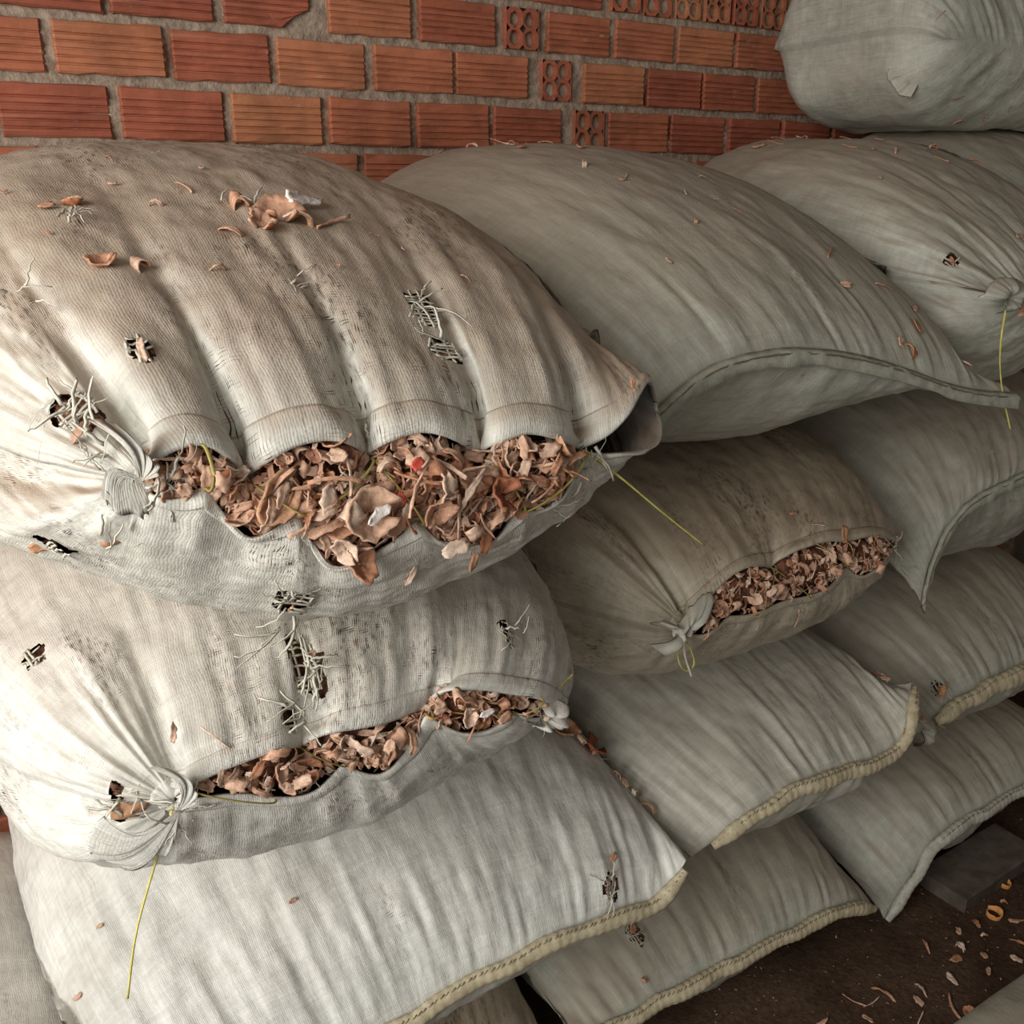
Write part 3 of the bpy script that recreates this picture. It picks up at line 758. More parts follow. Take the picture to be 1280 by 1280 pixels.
def chip_geo(kind, r):
    if kind == 'curl':
        L, w = r.uniform(0.026, 0.05), r.uniform(0.006, 0.013); ang = r.uniform(1.2, 4.2); tw = r.normal(0, 0.9)
        t = np.linspace(0, 1, 11); s = np.linspace(-0.5, 0.5, 4); R = L / ang
        wid = w * (0.45 + 0.55 * np.sin(math.pi * np.clip(t * 0.9 + 0.06, 0, 1)) ** 0.6) * (1 + 0.18 * r.standard_normal(11))
        c = np.stack([R * np.sin(t * ang - ang / 2), 0 * t, R * np.cos(t * ang - ang / 2)], -1); c -= c.mean(0)
        T = np.stack([np.cos(t * ang - ang / 2), 0 * t, -np.sin(t * ang - ang / 2)], -1)
        Y = np.array([0, 1.0, 0]); Nn = np.cross(T, Y); a = tw * (t - 0.5) + r.normal(0, 0.2)
        S = Y * np.cos(a)[:, None] + Nn * np.sin(a)[:, None]
        G = c[:, None] + S[:, None] * (wid[:, None] * s[None])[..., None] + Nn[:, None] * (0.22 * w * (4 * s ** 2))[None, :, None]
        G += r.normal(0, 0.0005, G.shape)
        return sheet(G, 0.0016)
    if kind == 'cup':
        R = r.uniform(0.016, 0.026); nth, nr_ = 24, 6
        th = np.linspace(0, 2 * math.pi * r.uniform(0.72, 1.0), nth); rr = np.linspace(0.10, 1, nr_)
        edge = 1 + 0.07 * np.sin(th * r.integers(4, 8) + r.uniform(0, 6)) + 0.10 * np.sin(th * 2 + r.uniform(0, 6)) + 0.035 * r.standard_normal(nth)
        el = r.uniform(0.65, 1.0); k = r.uniform(0.35, 0.75)
        G = np.stack([R * rr[:, None] * edge * np.cos(th), el * R * rr[:, None] * edge * np.sin(th), k * R * (rr[:, None] ** 2) * (1 + 0.25 * np.sin(2 * th + r.uniform(0, 6))) * np.ones(nth)], -1)
        G += r.normal(0, 0.0007, G.shape); G -= G.reshape(-1, 3).mean(0)
        return sheet(G, 0.0024)
    if kind == 'flake':
        L, w = r.uniform(0.018, 0.034), r.uniform(0.010, 0.018)
        t, s = np.linspace(-0.5, 0.5, 6), np.linspace(-0.5, 0.5, 5)
        T, S = np.meshgrid(t, s, indexing='ij'); env = np.sqrt(np.clip(1 - (2 * T * 0.86) ** 2, 0.08, 1))
        G = np.stack([L * T, w * S * env * (1 + 0.15 * r.standard_normal(T.shape)), r.uniform(-9, 9) * (L * T) ** 2 + r.uniform(5, 22) * (w * S) ** 2 + r.uniform(-0.3, 0.3) * L * T * S], -1)
        G += r.normal(0, 0.0007, G.shape)
        return sheet(G, 0.0018)
    if kind == 'sliver':
        L, w = r.uniform(0.025, 0.055), r.uniform(0.0022, 0.0045)
        t, s = np.linspace(-0.5, 0.5, 9), np.linspace(-0.5, 0.5, 3); T, S = np.meshgrid(t, s, indexing='ij')
        bx, bz, tw = r.uniform(-7, 7), r.uniform(-8, 8), r.normal(0, 2.0)
        G = np.stack([L * T, bx * (L * T) ** 2 + w * S * np.cos(tw * T), bz * (L * T) ** 2 + w * S * np.sin(tw * T) + 0.15 * w * (2 * S) ** 2], -1)
        G += r.normal(0, 0.0003, G.shape)
        return sheet(G, 0.0014)
    # roll: a strip wound nearly closed
    R, w = r.uniform(0.006, 0.010), r.uniform(0.014, 0.026); th = np.linspace(0, r.uniform(4.2, 7.0), 14); s = np.linspace(-0.5, 0.5, 4)
    TH, S = np.meshgrid(th, s, indexing='ij'); rad = R * (1 + 0.07 * TH) * (1 + 0.15 * S)
    G = np.stack([w * S + 0.003 * np.sin(TH * 2), rad * np.cos(TH), rad * np.sin(TH)], -1) + r.normal(0, 0.0005, TH.shape + (3,))
    return sheet(G, 0.0015)

KINDS = ['curl'] * 8 + ['cup'] * 5 + ['flake'] * 6 + ['sliver'] * 6 + ['roll'] * 4
CHIPS = []
for k, kd in enumerate(KINDS):
    r = np.random.default_rng(100 + k); V, F, mi = chip_geo(kd, r)
    CHIPS.append((kd, mesh_from('husk_' + kd, V, F, [M['rind'], M['pith']], mi=mi), V, F, mi))
def of(kind): return [c for c in CHIPS if c[0] == kind]
def variant(kind, k, outer, inner):
    """same chip shape, other skin"""
    kd, me, V, F, mi = of(kind)[k]
    return mesh_from('husk_' + kd, V, F, [M[outer], M[inner]], mi=mi)

N_CHIP = [0]
def put_chip(me, loc, quat, sc, label, group):
    o = link('husk_chip', me); o.location = loc; o.rotation_mode = 'QUATERNION'; o.rotation_quaternion = quat; o.scale = (sc,) * 3
    tag(o, label, 'husk chip', group); N_CHIP[0] += 1
    return o

def frame_quat(nn, spin, tilt, r):
    nn = Vector(nn).normalized(); q = Vector((0, 0, 1)).rotation_difference(nn)
    ax = Vector(r.normal(0, 1, 3)).normalized()
    return Quaternion(ax, tilt) @ q @ Quaternion((0, 0, 1), spin)

def fill_mouth(rec, n_ind, n_bulk, label, group, bulge=0.02, sc=1.0, seed=0, trim=(0.02, 0.98), mix=None, ends=None, places=('left end of %s', 'middle of %s', 'right end of %s')):
    """husk packed behind the open mouth: a dark bed, a bulk layer of small pieces, the large pieces one by one on top"""
    r = np.random.default_rng(seed); n = 90; m = 12
    up = resample(rec['up'], 400); lo = resample(rec['lo'], 400)
    if ends is not None: up, lo = up[:int(400 * ends[0])], lo[:int(400 * ends[1])]
    up = resample(up, n); lo = resample(lo, n)
    t = np.linspace(0, 1, m)[:, None, None]
    bow = np.sin(math.pi * t) * bulge * np.array([0, -1.0, 0.0])
    ht = np.linalg.norm(up - lo, axis=1)
    P = up * (1 - t) + lo * t + bow * np.clip(ht / 0.06, 0.15, 1.3)[None, :, None] + np.array([0, 0.020, 0])
    idx = np.arange(n * m).reshape(m, n); F = np.stack([idx[:-1, :-1], idx[1:, :-1], idx[1:, 1:], idx[:-1, 1:]], -1).reshape(-1, 4)
    # bed overlaps inside the lips
    P[0] += np.array([0, 0.035, 0.004]); P[1] += np.array([0, 0.006, 0]); P[-1] += np.array([0, 0.035, -0.004])
    link('packed_husk', mesh_from('packed_husk', P.reshape(-1, 3) - rec['inv'], F, M['core']), rec['root'])
    wgt = ht + 1e-4; wgt = wgt * ((np.linspace(0, 1, n) > trim[0]) & (np.linspace(0, 1, n) < trim[1])); cdf = np.cumsum(wgt) / wgt.sum()
    def pick(edge):
        j = min(n - 1, int(np.searchsorted(cdf, r.random()))); tt = r.uniform(edge, 1 - edge)
        p = up[j] * (1 - tt) + lo[j] * tt + np.array([0, -1, 0]) * bulge * math.sin(math.pi * tt) * min(1.3, max(0.15, ht[j] / 0.06))
        return p, np.array([r.normal(0, 0.25), -1.0, 0.75 * (1 - 2 * tt) + 0.25]), ht[j]
    b = Batch()
    for k in range(n_bulk):
        kd, me, V, F, mi = CHIPS[int(r.integers(len(CHIPS)))]
        p, nn, h = pick(0.02); q = frame_quat(nn, r.uniform(0, 6.28), r.uniform(-1.2, 1.2), r).to_matrix()
        s = r.uniform(0.45, 0.75) * sc
        b.add((V * s) @ np.array(q).T + p + np.array([0, r.uniform(0.004, 0.016), 0]), F)
        b.mi[-len(F):] = list(mi)
    b.obj('packed_husk_pieces', [M['rind'], M['pith']], rec['root'], rec['inv'], 'stuff', smooth=True)
    order = mix or ['curl', 'flake', 'sliver', 'curl', 'roll', 'flake', 'cup', 'sliver', 'curl', 'flake']
    word = {'curl': 'curled husk strip', 'flake': 'flat husk flake', 'sliver': 'thin husk sliver', 'roll': 'rolled husk tube', 'cup': 'cupped husk shell'}
    for k in range(n_ind):
        kd = order[k % len(order)]; c = of(kd)[int(r.integers(len(of(kd))))]
        j = min(n - 1, int(np.searchsorted(cdf, (k + r.random()) / n_ind))); tt = r.uniform(0.06, 0.86)
        p = up[j] * (1 - tt) + lo[j] * tt + np.array([0, -1, 0]) * bulge * math.sin(math.pi * tt) * min(1.3, max(0.15, ht[j] / 0.06))
        nn = np.array([r.normal(0, 0.25), -1.0, 0.75 * (1 - 2 * tt) + 0.25]); h = ht[j]
        s = r.uniform(0.7, 1.08) * sc * min(1.0, 0.45 + h / 0.09)
        if kd == 'cup': s *= 0.85
        q = frame_quat(nn, r.uniform(0, 6.28), r.normal(0, 0.55), r)
        sec = places[min(len(places) - 1, int(cdf[j] * len(places) * 0.999))]
        lv = ('near upper lip', 'mid height', 'on lower lip')[int(tt * 2.999)]
        ax = q @ Vector((0, 1, 0) if kd == 'cup' else (1, 0, 0)); an = math.degrees(math.atan2(ax.z, ax.x)) % 180
        pose = 'lying level' if an < 22 or an > 158 else ('upright' if 68 < an < 112 else ('leaning right' if an <= 68 else 'leaning left'))
        put_chip(c[1], p + np.array([0, r.uniform(-0.008, 0.006), 0]), q, s, '%s%s in %s, %s, %s' % ('small ' if s < 0.66 * sc else '', word[kd], sec % label, lv, pose), group)

def bvh_all():
    V, F, n = [], [], 0
    for o in COL.objects:
        if o.type == 'MESH' and o.name.split('.')[0] in ('sack_cloth', 'floor', 'gathered_corner', 'hem'):
            me = o.data; v = np.empty(len(me.vertices) * 3, dtype=np.float32); me.vertices.foreach_get('co', v)
            v = v.reshape(-1, 3) + (np.array(o.parent.location) if o.parent else 0)
            f = np.empty(len(me.polygons) * 4, dtype=np.int32)
            if len(me.loops) == len(f): me.loops.foreach_get('vertex_index', f); F += (f.reshape(-1, 4) + n).tolist(); V.append(v); n += len(v)
    return BVHTree.FromPolygons(np.concatenate(V).tolist(), F)

# ------------------------------------------------------------------ the stack, laid from the floor up
LIP = {
    'A_up': [(0.134, 0.77, 1.345), (0.142, 0.75, 1.363), (0.156, 0.75, 1.371), (0.177, 0.75, 1.374), (0.195, 0.75, 1.362), (0.217, 0.772, 1.333), (0.23, 0.75, 1.352), (0.251, 0.75, 1.362), (0.281, 0.75, 1.364), (0.3, 0.75, 1.357), (0.326, 0.772, 1.337), (0.334, 0.75, 1.353), (0.353, 0.75, 1.358), (0.373, 0.75, 1.359), (0.397, 0.75, 1.35), (0.442, 0.772, 1.322), (0.447, 0.75, 1.338), (0.469, 0.75, 1.342), (0.484, 0.75, 1.343), (0.515, 0.75, 1.333), (0.56, 0.775, 1.311), (0.587, 0.765, 1.321), (0.614, 0.765, 1.339), (0.639, 0.78, 1.358), (0.67, 0.8, 1.371), (0.706, 0.83, 1.331)],
    'A_lo': [(0.134, 0.775, 1.342), (0.139, 0.748, 1.335), (0.157, 0.748, 1.33), (0.176, 0.748, 1.339), (0.193, 0.748, 1.307), (0.207, 0.748, 1.286), (0.231, 0.748, 1.293), (0.251, 0.748, 1.306), (0.259, 0.748, 1.28), (0.273, 0.748, 1.247), (0.297, 0.748, 1.245), (0.32, 0.748, 1.254), (0.344, 0.748, 1.263), (0.361, 0.748, 1.277), (0.374, 0.748, 1.261), (0.389, 0.748, 1.248), (0.421, 0.748, 1.24), (0.449, 0.748, 1.241), (0.468, 0.748, 1.271), (0.495, 0.748, 1.261), (0.528, 0.748, 1.271), (0.562, 0.778, 1.308), (0.583, 0.768, 1.303), (0.613, 0.766, 1.301), (0.646, 0.772, 1.295), (0.681, 0.79, 1.295), (0.7, 0.81, 1.31), (0.706, 0.83, 1.329)],
    'B_up': [(0.137, 0.84, 1.007), (0.148, 0.815, 1.033), (0.183, 0.815, 1.04), (0.217, 0.815, 1.043), (0.24, 0.815, 1.045), (0.265, 0.835, 1.027), (0.288, 0.815, 1.046), (0.322, 0.815, 1.041), (0.349, 0.815, 1.038), (0.41, 0.84, 1.027), (0.42, 0.815, 1.055), (0.464, 0.815, 1.044), (0.502, 0.815, 1.027), (0.543, 0.815, 1.009), (0.596, 0.85, 0.963)],
    'B_lo': [(0.138, 0.845, 1.001), (0.159, 0.818, 1.014), (0.196, 0.818, 1.007), (0.229, 0.818, 0.988), (0.268, 0.818, 0.977), (0.29, 0.818, 0.992), (0.304, 0.818, 1.003), (0.325, 0.818, 0.982), (0.351, 0.818, 0.972), (0.383, 0.818, 1.003), (0.399, 0.818, 1.03), (0.425, 0.818, 1.005), (0.45, 0.818, 0.989), (0.485, 0.818, 0.985), (0.508, 0.818, 1.001), (0.534, 0.818, 0.976), (0.6, 0.855, 0.955)],
    'C': [(0.043, 0.95, 0.454), (0.188, 0.95, 0.47), (0.397, 0.95, 0.486), (0.484, 0.95, 0.501), (0.589, 0.95, 0.505), (0.673, 0.95, 0.508), (0.779, 0.95, 0.495), (0.86, 0.95, 0.482), (0.897, 0.95, 0.508), (0.92, 0.95, 0.537)],
    'G': [(0.976, 1.0, 0.485), (1.059, 0.98, 0.531), (1.172, 0.98, 0.561), (1.297, 0.98, 0.551), (1.458, 0.98, 0.531), (1.496, 0.98, 0.555), (1.501, 0.98, 0.623), (1.559, 1.02, 0.649)],
    'H': [(0.762, 1.03, 0.172), (0.837, 1.03, 0.17), (1.003, 1.03, 0.171), (1.166, 1.03, 0.164), (1.345, 1.03, 0.156), (1.441, 1.03, 0.152), (1.55, 1.03, 0.103)],
    'L': [(1.631, 1.05, 0.016), (1.69, 1.05, 0.069), (1.756, 1.05, 0.16), (1.838, 1.05, 0.184), (1.96, 1.05, 0.181), (2.119, 1.05, 0.19), (2.433, 1.05, 0.212)],
    'K': [(1.627, 1.05, 0.489), (1.696, 1.05, 0.501), (1.786, 1.05, 0.524), (1.898, 1.05, 0.534), (2.019, 1.05, 0.537), (2.318, 1.05, 0.538)],
    'J': [(1.564, 1.03, 0.807), (1.566, 1.03, 0.868), (1.59, 1.03, 0.931), (1.621, 1.03, 0.967), (1.673, 1.03, 0.999), (1.845, 1.03, 1.025), (2.096, 1.03, 1.061)],
    'F_up': [(0.885, 0.96, 0.952), (0.888, 0.94, 0.982), (0.919, 0.94, 1.003), (0.96, 0.94, 1.031), (1.005, 0.94, 1.036), (1.055, 0.955, 1.016), (1.077, 0.94, 1.038), (1.133, 0.94, 1.044), (1.177, 0.94, 1.041), (1.204, 0.94, 1.033), (1.271, 0.94, 1.032), (1.37, 0.97, 0.993)],
    'F_lo': [(0.89, 0.965, 0.946), (0.915, 0.938, 0.939), (0.959, 0.938, 0.963), (1.012, 0.938, 0.952), (1.076, 0.938, 0.962), (1.127, 0.938, 0.956), (1.178, 0.938, 0.958), (1.209, 0.938, 0.99), (1.259, 0.938, 0.957), (1.303, 0.938, 0.977), (1.378, 0.975, 0.983)],
    'E': [(0.741, 0.95, 1.235), (0.772, 0.95, 1.259), (0.824, 0.95, 1.294), (0.877, 0.95, 1.327), (0.948, 0.95, 1.343), (1.057, 0.95, 1.345), (1.177, 0.95, 1.327), (1.313, 0.95, 1.291), (1.468, 0.95, 1.241), (1.629, 0.95, 1.217)],
    'I': [(1.639, 1.0, 1.385), (1.685, 1.0, 1.364), (1.805, 1.0, 1.342), (2.027, 1.0, 1.344)],
    'S_Ahang': [(0.565, 0.77, 1.31), (0.603, 0.765, 1.28), (0.68, 0.775, 1.219), (0.759, 0.79, 1.161)],
    'S_Ahang2': [(0.569, 0.772, 1.306), (0.6, 0.768, 1.281), (0.629, 0.77, 1.261)],
    'S_B': [(0.135, 0.825, 1.009), (0.12, 0.815, 0.984), (0.102, 0.82, 0.934), (0.085, 0.825, 0.882), (0.071, 0.83, 0.81)],
    'S_F': [(0.864, 0.935, 0.962), (0.849, 0.925, 0.942), (0.856, 0.925, 0.915), (0.871, 0.925, 0.9), (0.882, 0.92, 0.91), (0.88, 0.925, 0.93), (0.871, 0.935, 0.953)],
    'S_I': [(1.593, 0.97, 1.368), (1.576, 0.96, 1.314), (1.579, 0.95, 1.246), (1.616, 0.94, 1.163)],
    'S_Br': [(0.575, 0.84, 0.992), (0.585, 0.835, 1.002), (0.607, 0.84, 1.01)],
    'Tuft_A1': [(0.099, 0.755, 1.4), (0.114, 0.755, 1.4), (0.128, 0.755, 1.375), (0.142, 0.755, 1.362), (0.137, 0.755, 1.353)],
    'Tuft_A2': [(0.137, 0.755, 1.351), (0.142, 0.755, 1.34), (0.13, 0.755, 1.32), (0.112, 0.755, 1.321), (0.102, 0.755, 1.34)],
    'Tuft_B1': [(0.114, 0.815, 1.063), (0.127, 0.815, 1.064), (0.135, 0.815, 1.036), (0.141, 0.815, 1.024), (0.138, 0.815, 1.018)],
    'Tuft_B2': [(0.126, 0.82, 1.012), (0.136, 0.82, 0.993), (0.113, 0.82, 0.966), (0.065, 0.82, 0.979), (0.052, 0.82, 1.004), (0.075, 0.82, 1.025)],
    'Tuft_Br': [(0.55, 0.83, 0.993), (0.582, 0.83, 0.99), (0.594, 0.83, 0.972), (0.58, 0.83, 0.952), (0.55, 0.83, 0.961), (0.531, 0.83, 0.976)],
    'Tuft_F1': [(0.798, 0.93, 0.994), (0.835, 0.93, 0.994), (0.848, 0.93, 0.956), (0.832, 0.93, 0.932), (0.804, 0.93, 0.961)],
    'Tuft_F2': [(0.851, 0.93, 0.985), (0.885, 0.93, 1.009), (0.918, 0.93, 1.016), (0.913, 0.93, 0.996), (0.875, 0.93, 0.975)],
    'Tuft_J': [(1.4, 0.99, 0.926), (1.384, 0.99, 0.963), (1.434, 0.99, 0.953), (1.479, 0.99, 0.928), (1.449, 0.99, 0.9)],
    'Tuft_K': [(1.543, 1.03, 0.55), (1.556, 1.03, 0.582), (1.619, 1.03, 0.548), (1.685, 1.03, 0.505), (1.662, 1.03, 0.465), (1.601, 1.03, 0.485)],
    'Tuft_G': [(1.386, 0.965, 0.69), (1.373, 0.965, 0.759), (1.443, 0.965, 0.72), (1.477, 0.965, 0.663), (1.48, 0.965, 0.603), (1.448, 0.965, 0.579)],
    'Tuft_I': [(1.538, 0.985, 1.391), (1.564, 0.985, 1.419), (1.613, 0.985, 1.424), (1.659, 0.985, 1.412), (1.66, 0.985, 1.367), (1.591, 0.985, 1.361)],
    'Tuft_A_c': [(0.131, 0.758, 1.35)],
}

def seam(key, hw=None): return LIP[key]

# bottom course
make_sack('X', 'woven_sack', 'pale plain sack at the open end, mostly hidden beyond the big sewn sack', 'pale',
          [(-0.9, 0.85, 0.25), (-0.4, 0.82, 0.25), (0.10, 0.86, 0.25)], (-0.95, 0.14, 0.0, 0.60), 1.85, xlim=(-2, 0.142), Lf=0.25, ex=3.5, seed=40, nt=90, nb=50, ns=80)
make_sack('D', 'woven_sack', 'dusty sack on the floor under the big sewn sack, only a corner showing', 'brown',
          [(0.20, 1.06, 0.17), (0.45, 1.05, 0.17), (0.73, 1.06, 0.15)], (0.16, 0.765, 0.0, 0.355), 1.86, xlim=(0.15, 0.768), Lf=0.45, seed=41, nt=110, nb=60, ns=90)
make_sack('H', 'woven_sack', 'greenish sack on the floor, sewn hem facing the bare dirt, between two others', 'green',
          LIP['H'], (0.77, 1.545, 0.0, 0.37), 1.86, xlim=(0.771, 1.548), Lf=0.45, seed=42, holes=[(0.954, 1.108, 0.262, 0.012, 0.022, 0.1)])
make_sack('L', 'woven_sack', 'sea-green sack at floor level with a pointed corner above the plank', 'green',
          LIP['L'], (1.555, 2.38, 0.0, 0.37), 1.86, xlim=(1.554, 3), Lf=0.45, seed=43)
# second course
HF_FLOOR = HFM[0].copy()
make_sack('C', 'woven_sack', 'very wide pale grey sack with a long yellowed hem, under the lower open sack', 'pale',
          LIP['C'], (0.0, 0.93, 0.345, 0.80), 1.86, xlim=(-0.01, 0.925), Lf=0.50, seed=44, ns=130, holes=[(0.775, 0.967, 0.537, 0.017, 0.022, 0.2)], nt=230, wr=1.2)
make_sack('G', 'woven_sack', 'grey sack with thick yellowed hem and a knotted right corner, below the small-mouthed sack', 'tight',
          LIP['G'], (0.91, 1.55, 0.38, 0.76), 1.86, xlim=(-1, 1.548), hf=HF_FLOOR, beside=BUILT['C'], Lf=0.45, seed=45, wr=1.3)
make_sack('K', 'woven_sack', 'dim green-grey sack with a rope-like hem and an orange husk poking out', 'green',
          LIP['K'], (1.55, 2.40, 0.36, 0.76), 1.86, xlim=(1.554, 3), Lf=0.45, seed=46, holes=[(1.732, 1.072, 0.56, 0.014, 0.014, 0)])
# third course
make_sack('B', 'woven_sack', 'pale worn sack with a narrow ragged mouth and long yellow string hanging from it', 'worn_pale',
          LIP['B_up'], (-0.04, 0.71, 0.83, 1.20), 1.86, xlim=(-1, 0.712),  lo=LIP['B_lo'], cusps=[5, 9], cusps_lo=[6, 10, 14], Lf=0.40, ns=170, seed=47, holes=[(0.292, 0.864, 1.099, 0.015, 0.034, 0.1), (0.053, 0.994, 1.109, 0.010, 0.010, 0), (0.094, 0.858, 1.012, 0.017, 0.008, 0.2), (0.532, 0.859, 1.077, 0.006, 0.018, 0), (0.262, 0.83, 1.065, 0.010, 0.014, 0)], nt=220, nb=120,
          amap=([0, 0.28, 1], [0, 0.02, 1]), pleats=[(0.28, 0.02, 0.03, 0.10), (0.50, 0.012, 0.03, 0.12), (0.72, 0.014, 0.03, 0.12)])
make_sack('F', 'woven_sack', 'dusty brown sack with a small mouth of red husk and a knot of string', 'brown',
          LIP['F_up'], (0.70, 1.475, 0.80, 1.17), 1.86, xlim=(0.718, 1.476), lo=LIP['F_lo'], cusps=[5], cusps_lo=[2, 7], Lf=0.40, ns=140, ex=3.6, seed=48,
          amap=([0, 0.26, 0.95, 1], [0, 0.02, 0.98, 1]), pleats=[(0.26, 0.018, 0.03, 0.10), (0.60, 0.010, 0.03, 0.12)])
make_sack('J', 'woven_sack', 'green-grey sack with a narrow hem strip dangling from its torn corner', 'green',
          LIP['J'], (1.48, 2.40, 0.80, 1.20), 1.86, xlim=(1.482, 3), Lf=0.42, seed=49)
# top course
# where each tie falls along the mouth, so that the folds start at the ties
def lip_pos(pts, cusps, k):
    q = smooth_cusps(pts, cusps); s = np.concatenate([[0], np.cumsum(np.linalg.norm(np.diff(q, axis=0), axis=1))])
    return float(s[int(np.argmin(((q - np.array(pts[k])) ** 2).sum(1)))] / s[-1])
TU, TL = lip_pos(LIP['A_up'], [5, 10, 15, 20], 20), lip_pos(LIP['A_lo'], [3, 7, 13, 18, 21], 21)
PL = [float(np.interp(lip_pos(LIP['A_lo'], [3, 7, 13, 18, 21], k), [0, 0.01, TL, 1], [0, 0.24, 0.80, 1])) for k in (3, 7, 13, 18)]
PA = {k: float(np.interp(lip_pos(LIP['A_up'], [5, 10, 15, 20], k), [0, 0.01, TU, 1], [0, 0.24, 0.80, 1])) for k in (5, 10, 15)}
make_sack('A', 'woven_sack', 'big worn sack on top with the widest scalloped mouth spilling husk', 'worn',
          LIP['A_up'], (-0.06, 0.71, 1.15, 1.62), 1.86, ex_lo=(1.5, 2.3), Ll=0.13,  lo=LIP['A_lo'], cusps=[5, 10, 15, 20], cusps_lo=[3, 7, 13, 18, 21], xlim=(-1, 0.709), Lf=0.62, Lb=0.35, wr=0.7, seed=50, holes=[(0.433, 0.866, 1.451, 0.016, 0.024, 0.2), (0.434, 0.82, 1.416, 0.015, 0.014, 0), (0.096, 0.80, 1.40, 0.012, 0.020, 0.3), (0.058, 0.806, 1.271, 0.016, 0.006, 0), (0.258, 0.795, 1.21, 0.014, 0.018, 0.3), (0.154, 0.818, 1.437, 0.008, 0.014, 0)], nt=270, nb=150, ns=220, q=0.75,
          amap=([0, 0.24, 0.80, 1], [0, 0.01, TU, 1]), amap_lo=([0, 0.24, 0.80, 1], [0, 0.01, TL, 1]),
          pleats=[(0.24, 0.03, 0.03, 0.14), (PA[5], 0.013, 0.012, 0.15), (PA[10], 0.011, 0.011, 0.11), (PA[15], 0.011, 0.011, 0.11), (0.80, 0.020, 0.016, 0.12)], pleats_lo=[(k, -0.010, 0.018, 0.16) for k in PL] + [(k + 0.05, 0.008, 0.02, 0.16) for k in PL])
make_sack('E', 'woven_sack', 'smooth grey-green sack on top with a long curved flat hem', 'green',
          LIP['E'], (0.66, 1.47, 1.19, 1.642), 1.86, xlim=(-1, 1.474), Lf=0.62, Lb=0.24, lump=0.7, wr=0.8, seed=51, nt=220)
make_sack('I', 'woven_sack', 'grey-green sack on top, gathered to a tie at its front, against the brick wall', 'green',
          LIP['I'], (1.455, 2.14, 1.20, 1.675), 1.86, xlim=(1.48, 3), Lf=0.55, Lb=0.22, seed=52, holes=[(1.591, 1.086, 1.443, 0.009, 0.011, 0)], nt=200)
make_sack('N', 'woven_sack', 'flat greenish sack lying under the topmost one, a sliver showing', 'green',
          [(2.16, 1.28, 1.45), (2.4, 1.26, 1.45), (2.66, 1.28, 1.45)], (1.95, 2.72, 1.15, 1.73), 1.86, Lf=0.4, seed=53, nt=120, nb=60)
make_sack('M', 'woven_sack', 'highest sack, lying along the wall with a puckered blunt end', 'green',
          [(1.905, 1.38, 1.86), (2.4, 1.34, 1.84), (2.78, 1.36, 1.84)], (1.87, 2.82, 1.70, 2.08), 1.86, Lf=0.14, Ll=0.14, Lb=0.12, ex=5, ex_lo=4, seed=54, nt=180, nb=80)
make_sack('O', 'woven_sack', 'pale green sack lying on the dirt floor, one shoulder showing in the corner', 'green',
          [(1.42, 0.2, 0.06), (1.8, 0.15, 0.06), (2.2, 0.15, 0.06)], (1.36, 2.3, 0.0, 0.13), 0.765, Lf=0.2, Lb=0.2, seed=55, nt=90, nb=50, ns=70)

# ------------------------------------------------------------------ hems and ties
A_, B_, C_, E_, F_, G_, H_, I_, J_, K_, L_ = (BUILT[k] for k in 'ABCEFGHIJKL')
rope_hem(C_, 'hem_yellow', 0.0125, 0.010, a1=0.985)
rope_hem(G_, 'hem_yellow', 0.0135, 0.010, a0=0.06, a1=0.97)
rope_hem(H_, 'hem_yellow', 0.0135, 0.010)
rope_hem(K_, 'hem_yellow', 0.0185, 0.012, a0=0.10, crimp=0.022)
rope_hem(L_, 'hem_grey', 0.0135, 0.010)
rope_hem(BUILT['D'], 'hem_yellow', 0.012, 0.010)
flat_hem(E_, 'hem_green', 0.020, a0=0.05)
flat_hem(J_, 'hem_green', 0.019)
lip_hem(A_, 'worn', 0.024, 0.005); lip_hem(A_, 'worn', 0.016, 0.003, 'bottom')
lip_hem(B_, 'worn_pale', 0.020, 0.004); lip_hem(B_, 'worn_pale', 0.016, 0.003, 'bottom')
lip_hem(F_, 'brown', 0.020, 0.005); lip_hem(F_, 'brown', 0.014, 0.003, 'bottom')

cA, cAr = (0.131, 0.752, 1.349), (0.567, 0.765, 1.311)
corner_flap(A_, cA, LIP['Tuft_A1'], 'worn', 0.005, 4, seed=3, nu=40, nv=14)
corner_flap(A_, cA, LIP['Tuft_A2'], 'worn', 0.005, 4, seed=4, nu=40, nv=14)
cB = (0.137, 0.81, 1.012)
corner_flap(B_, cB, LIP['Tuft_B1'], 'worn_pale', 0.004, 3, seed=5, nu=40, nv=14)
corner_flap(B_, cB, LIP['Tuft_B2'], 'worn_pale', 0.006, 4, seed=6, nu=50, nv=18)
corner_flap(B_, (0.55, 0.835, 0.98), LIP['Tuft_Br'], 'worn_pale', 0.006, 4, seed=7, nu=50, nv=16)
cF = (0.858, 0.935, 0.973)
corner_flap(F_, cF, LIP['Tuft_F1'], 'green', 0.005, 2, seed=8, nu=40, nv=14)
corner_flap(F_, cF, LIP['Tuft_F2'], 'green', 0.004, 2, seed=9, nu=40, nv=14)
corner_flap(BUILT['M'], (1.93, 1.47, 1.79), [(1.885, 1.50, 1.83), (1.868, 1.49, 1.80), (1.872, 1.47, 1.765), (1.90, 1.45, 1.75)], 'green', 0.004, 2, seed=15, nu=30, nv=12)
corner_flap(K_, (1.622, 1.025, 0.515), LIP['Tuft_K'], 'green', 0.006, 3, seed=11, nu=50, nv=16)
corner_flap(I_, (1.606, 0.98, 1.388), LIP['Tuft_I'], 'green', 0.006, 4, seed=13, nu=50, nv=16)

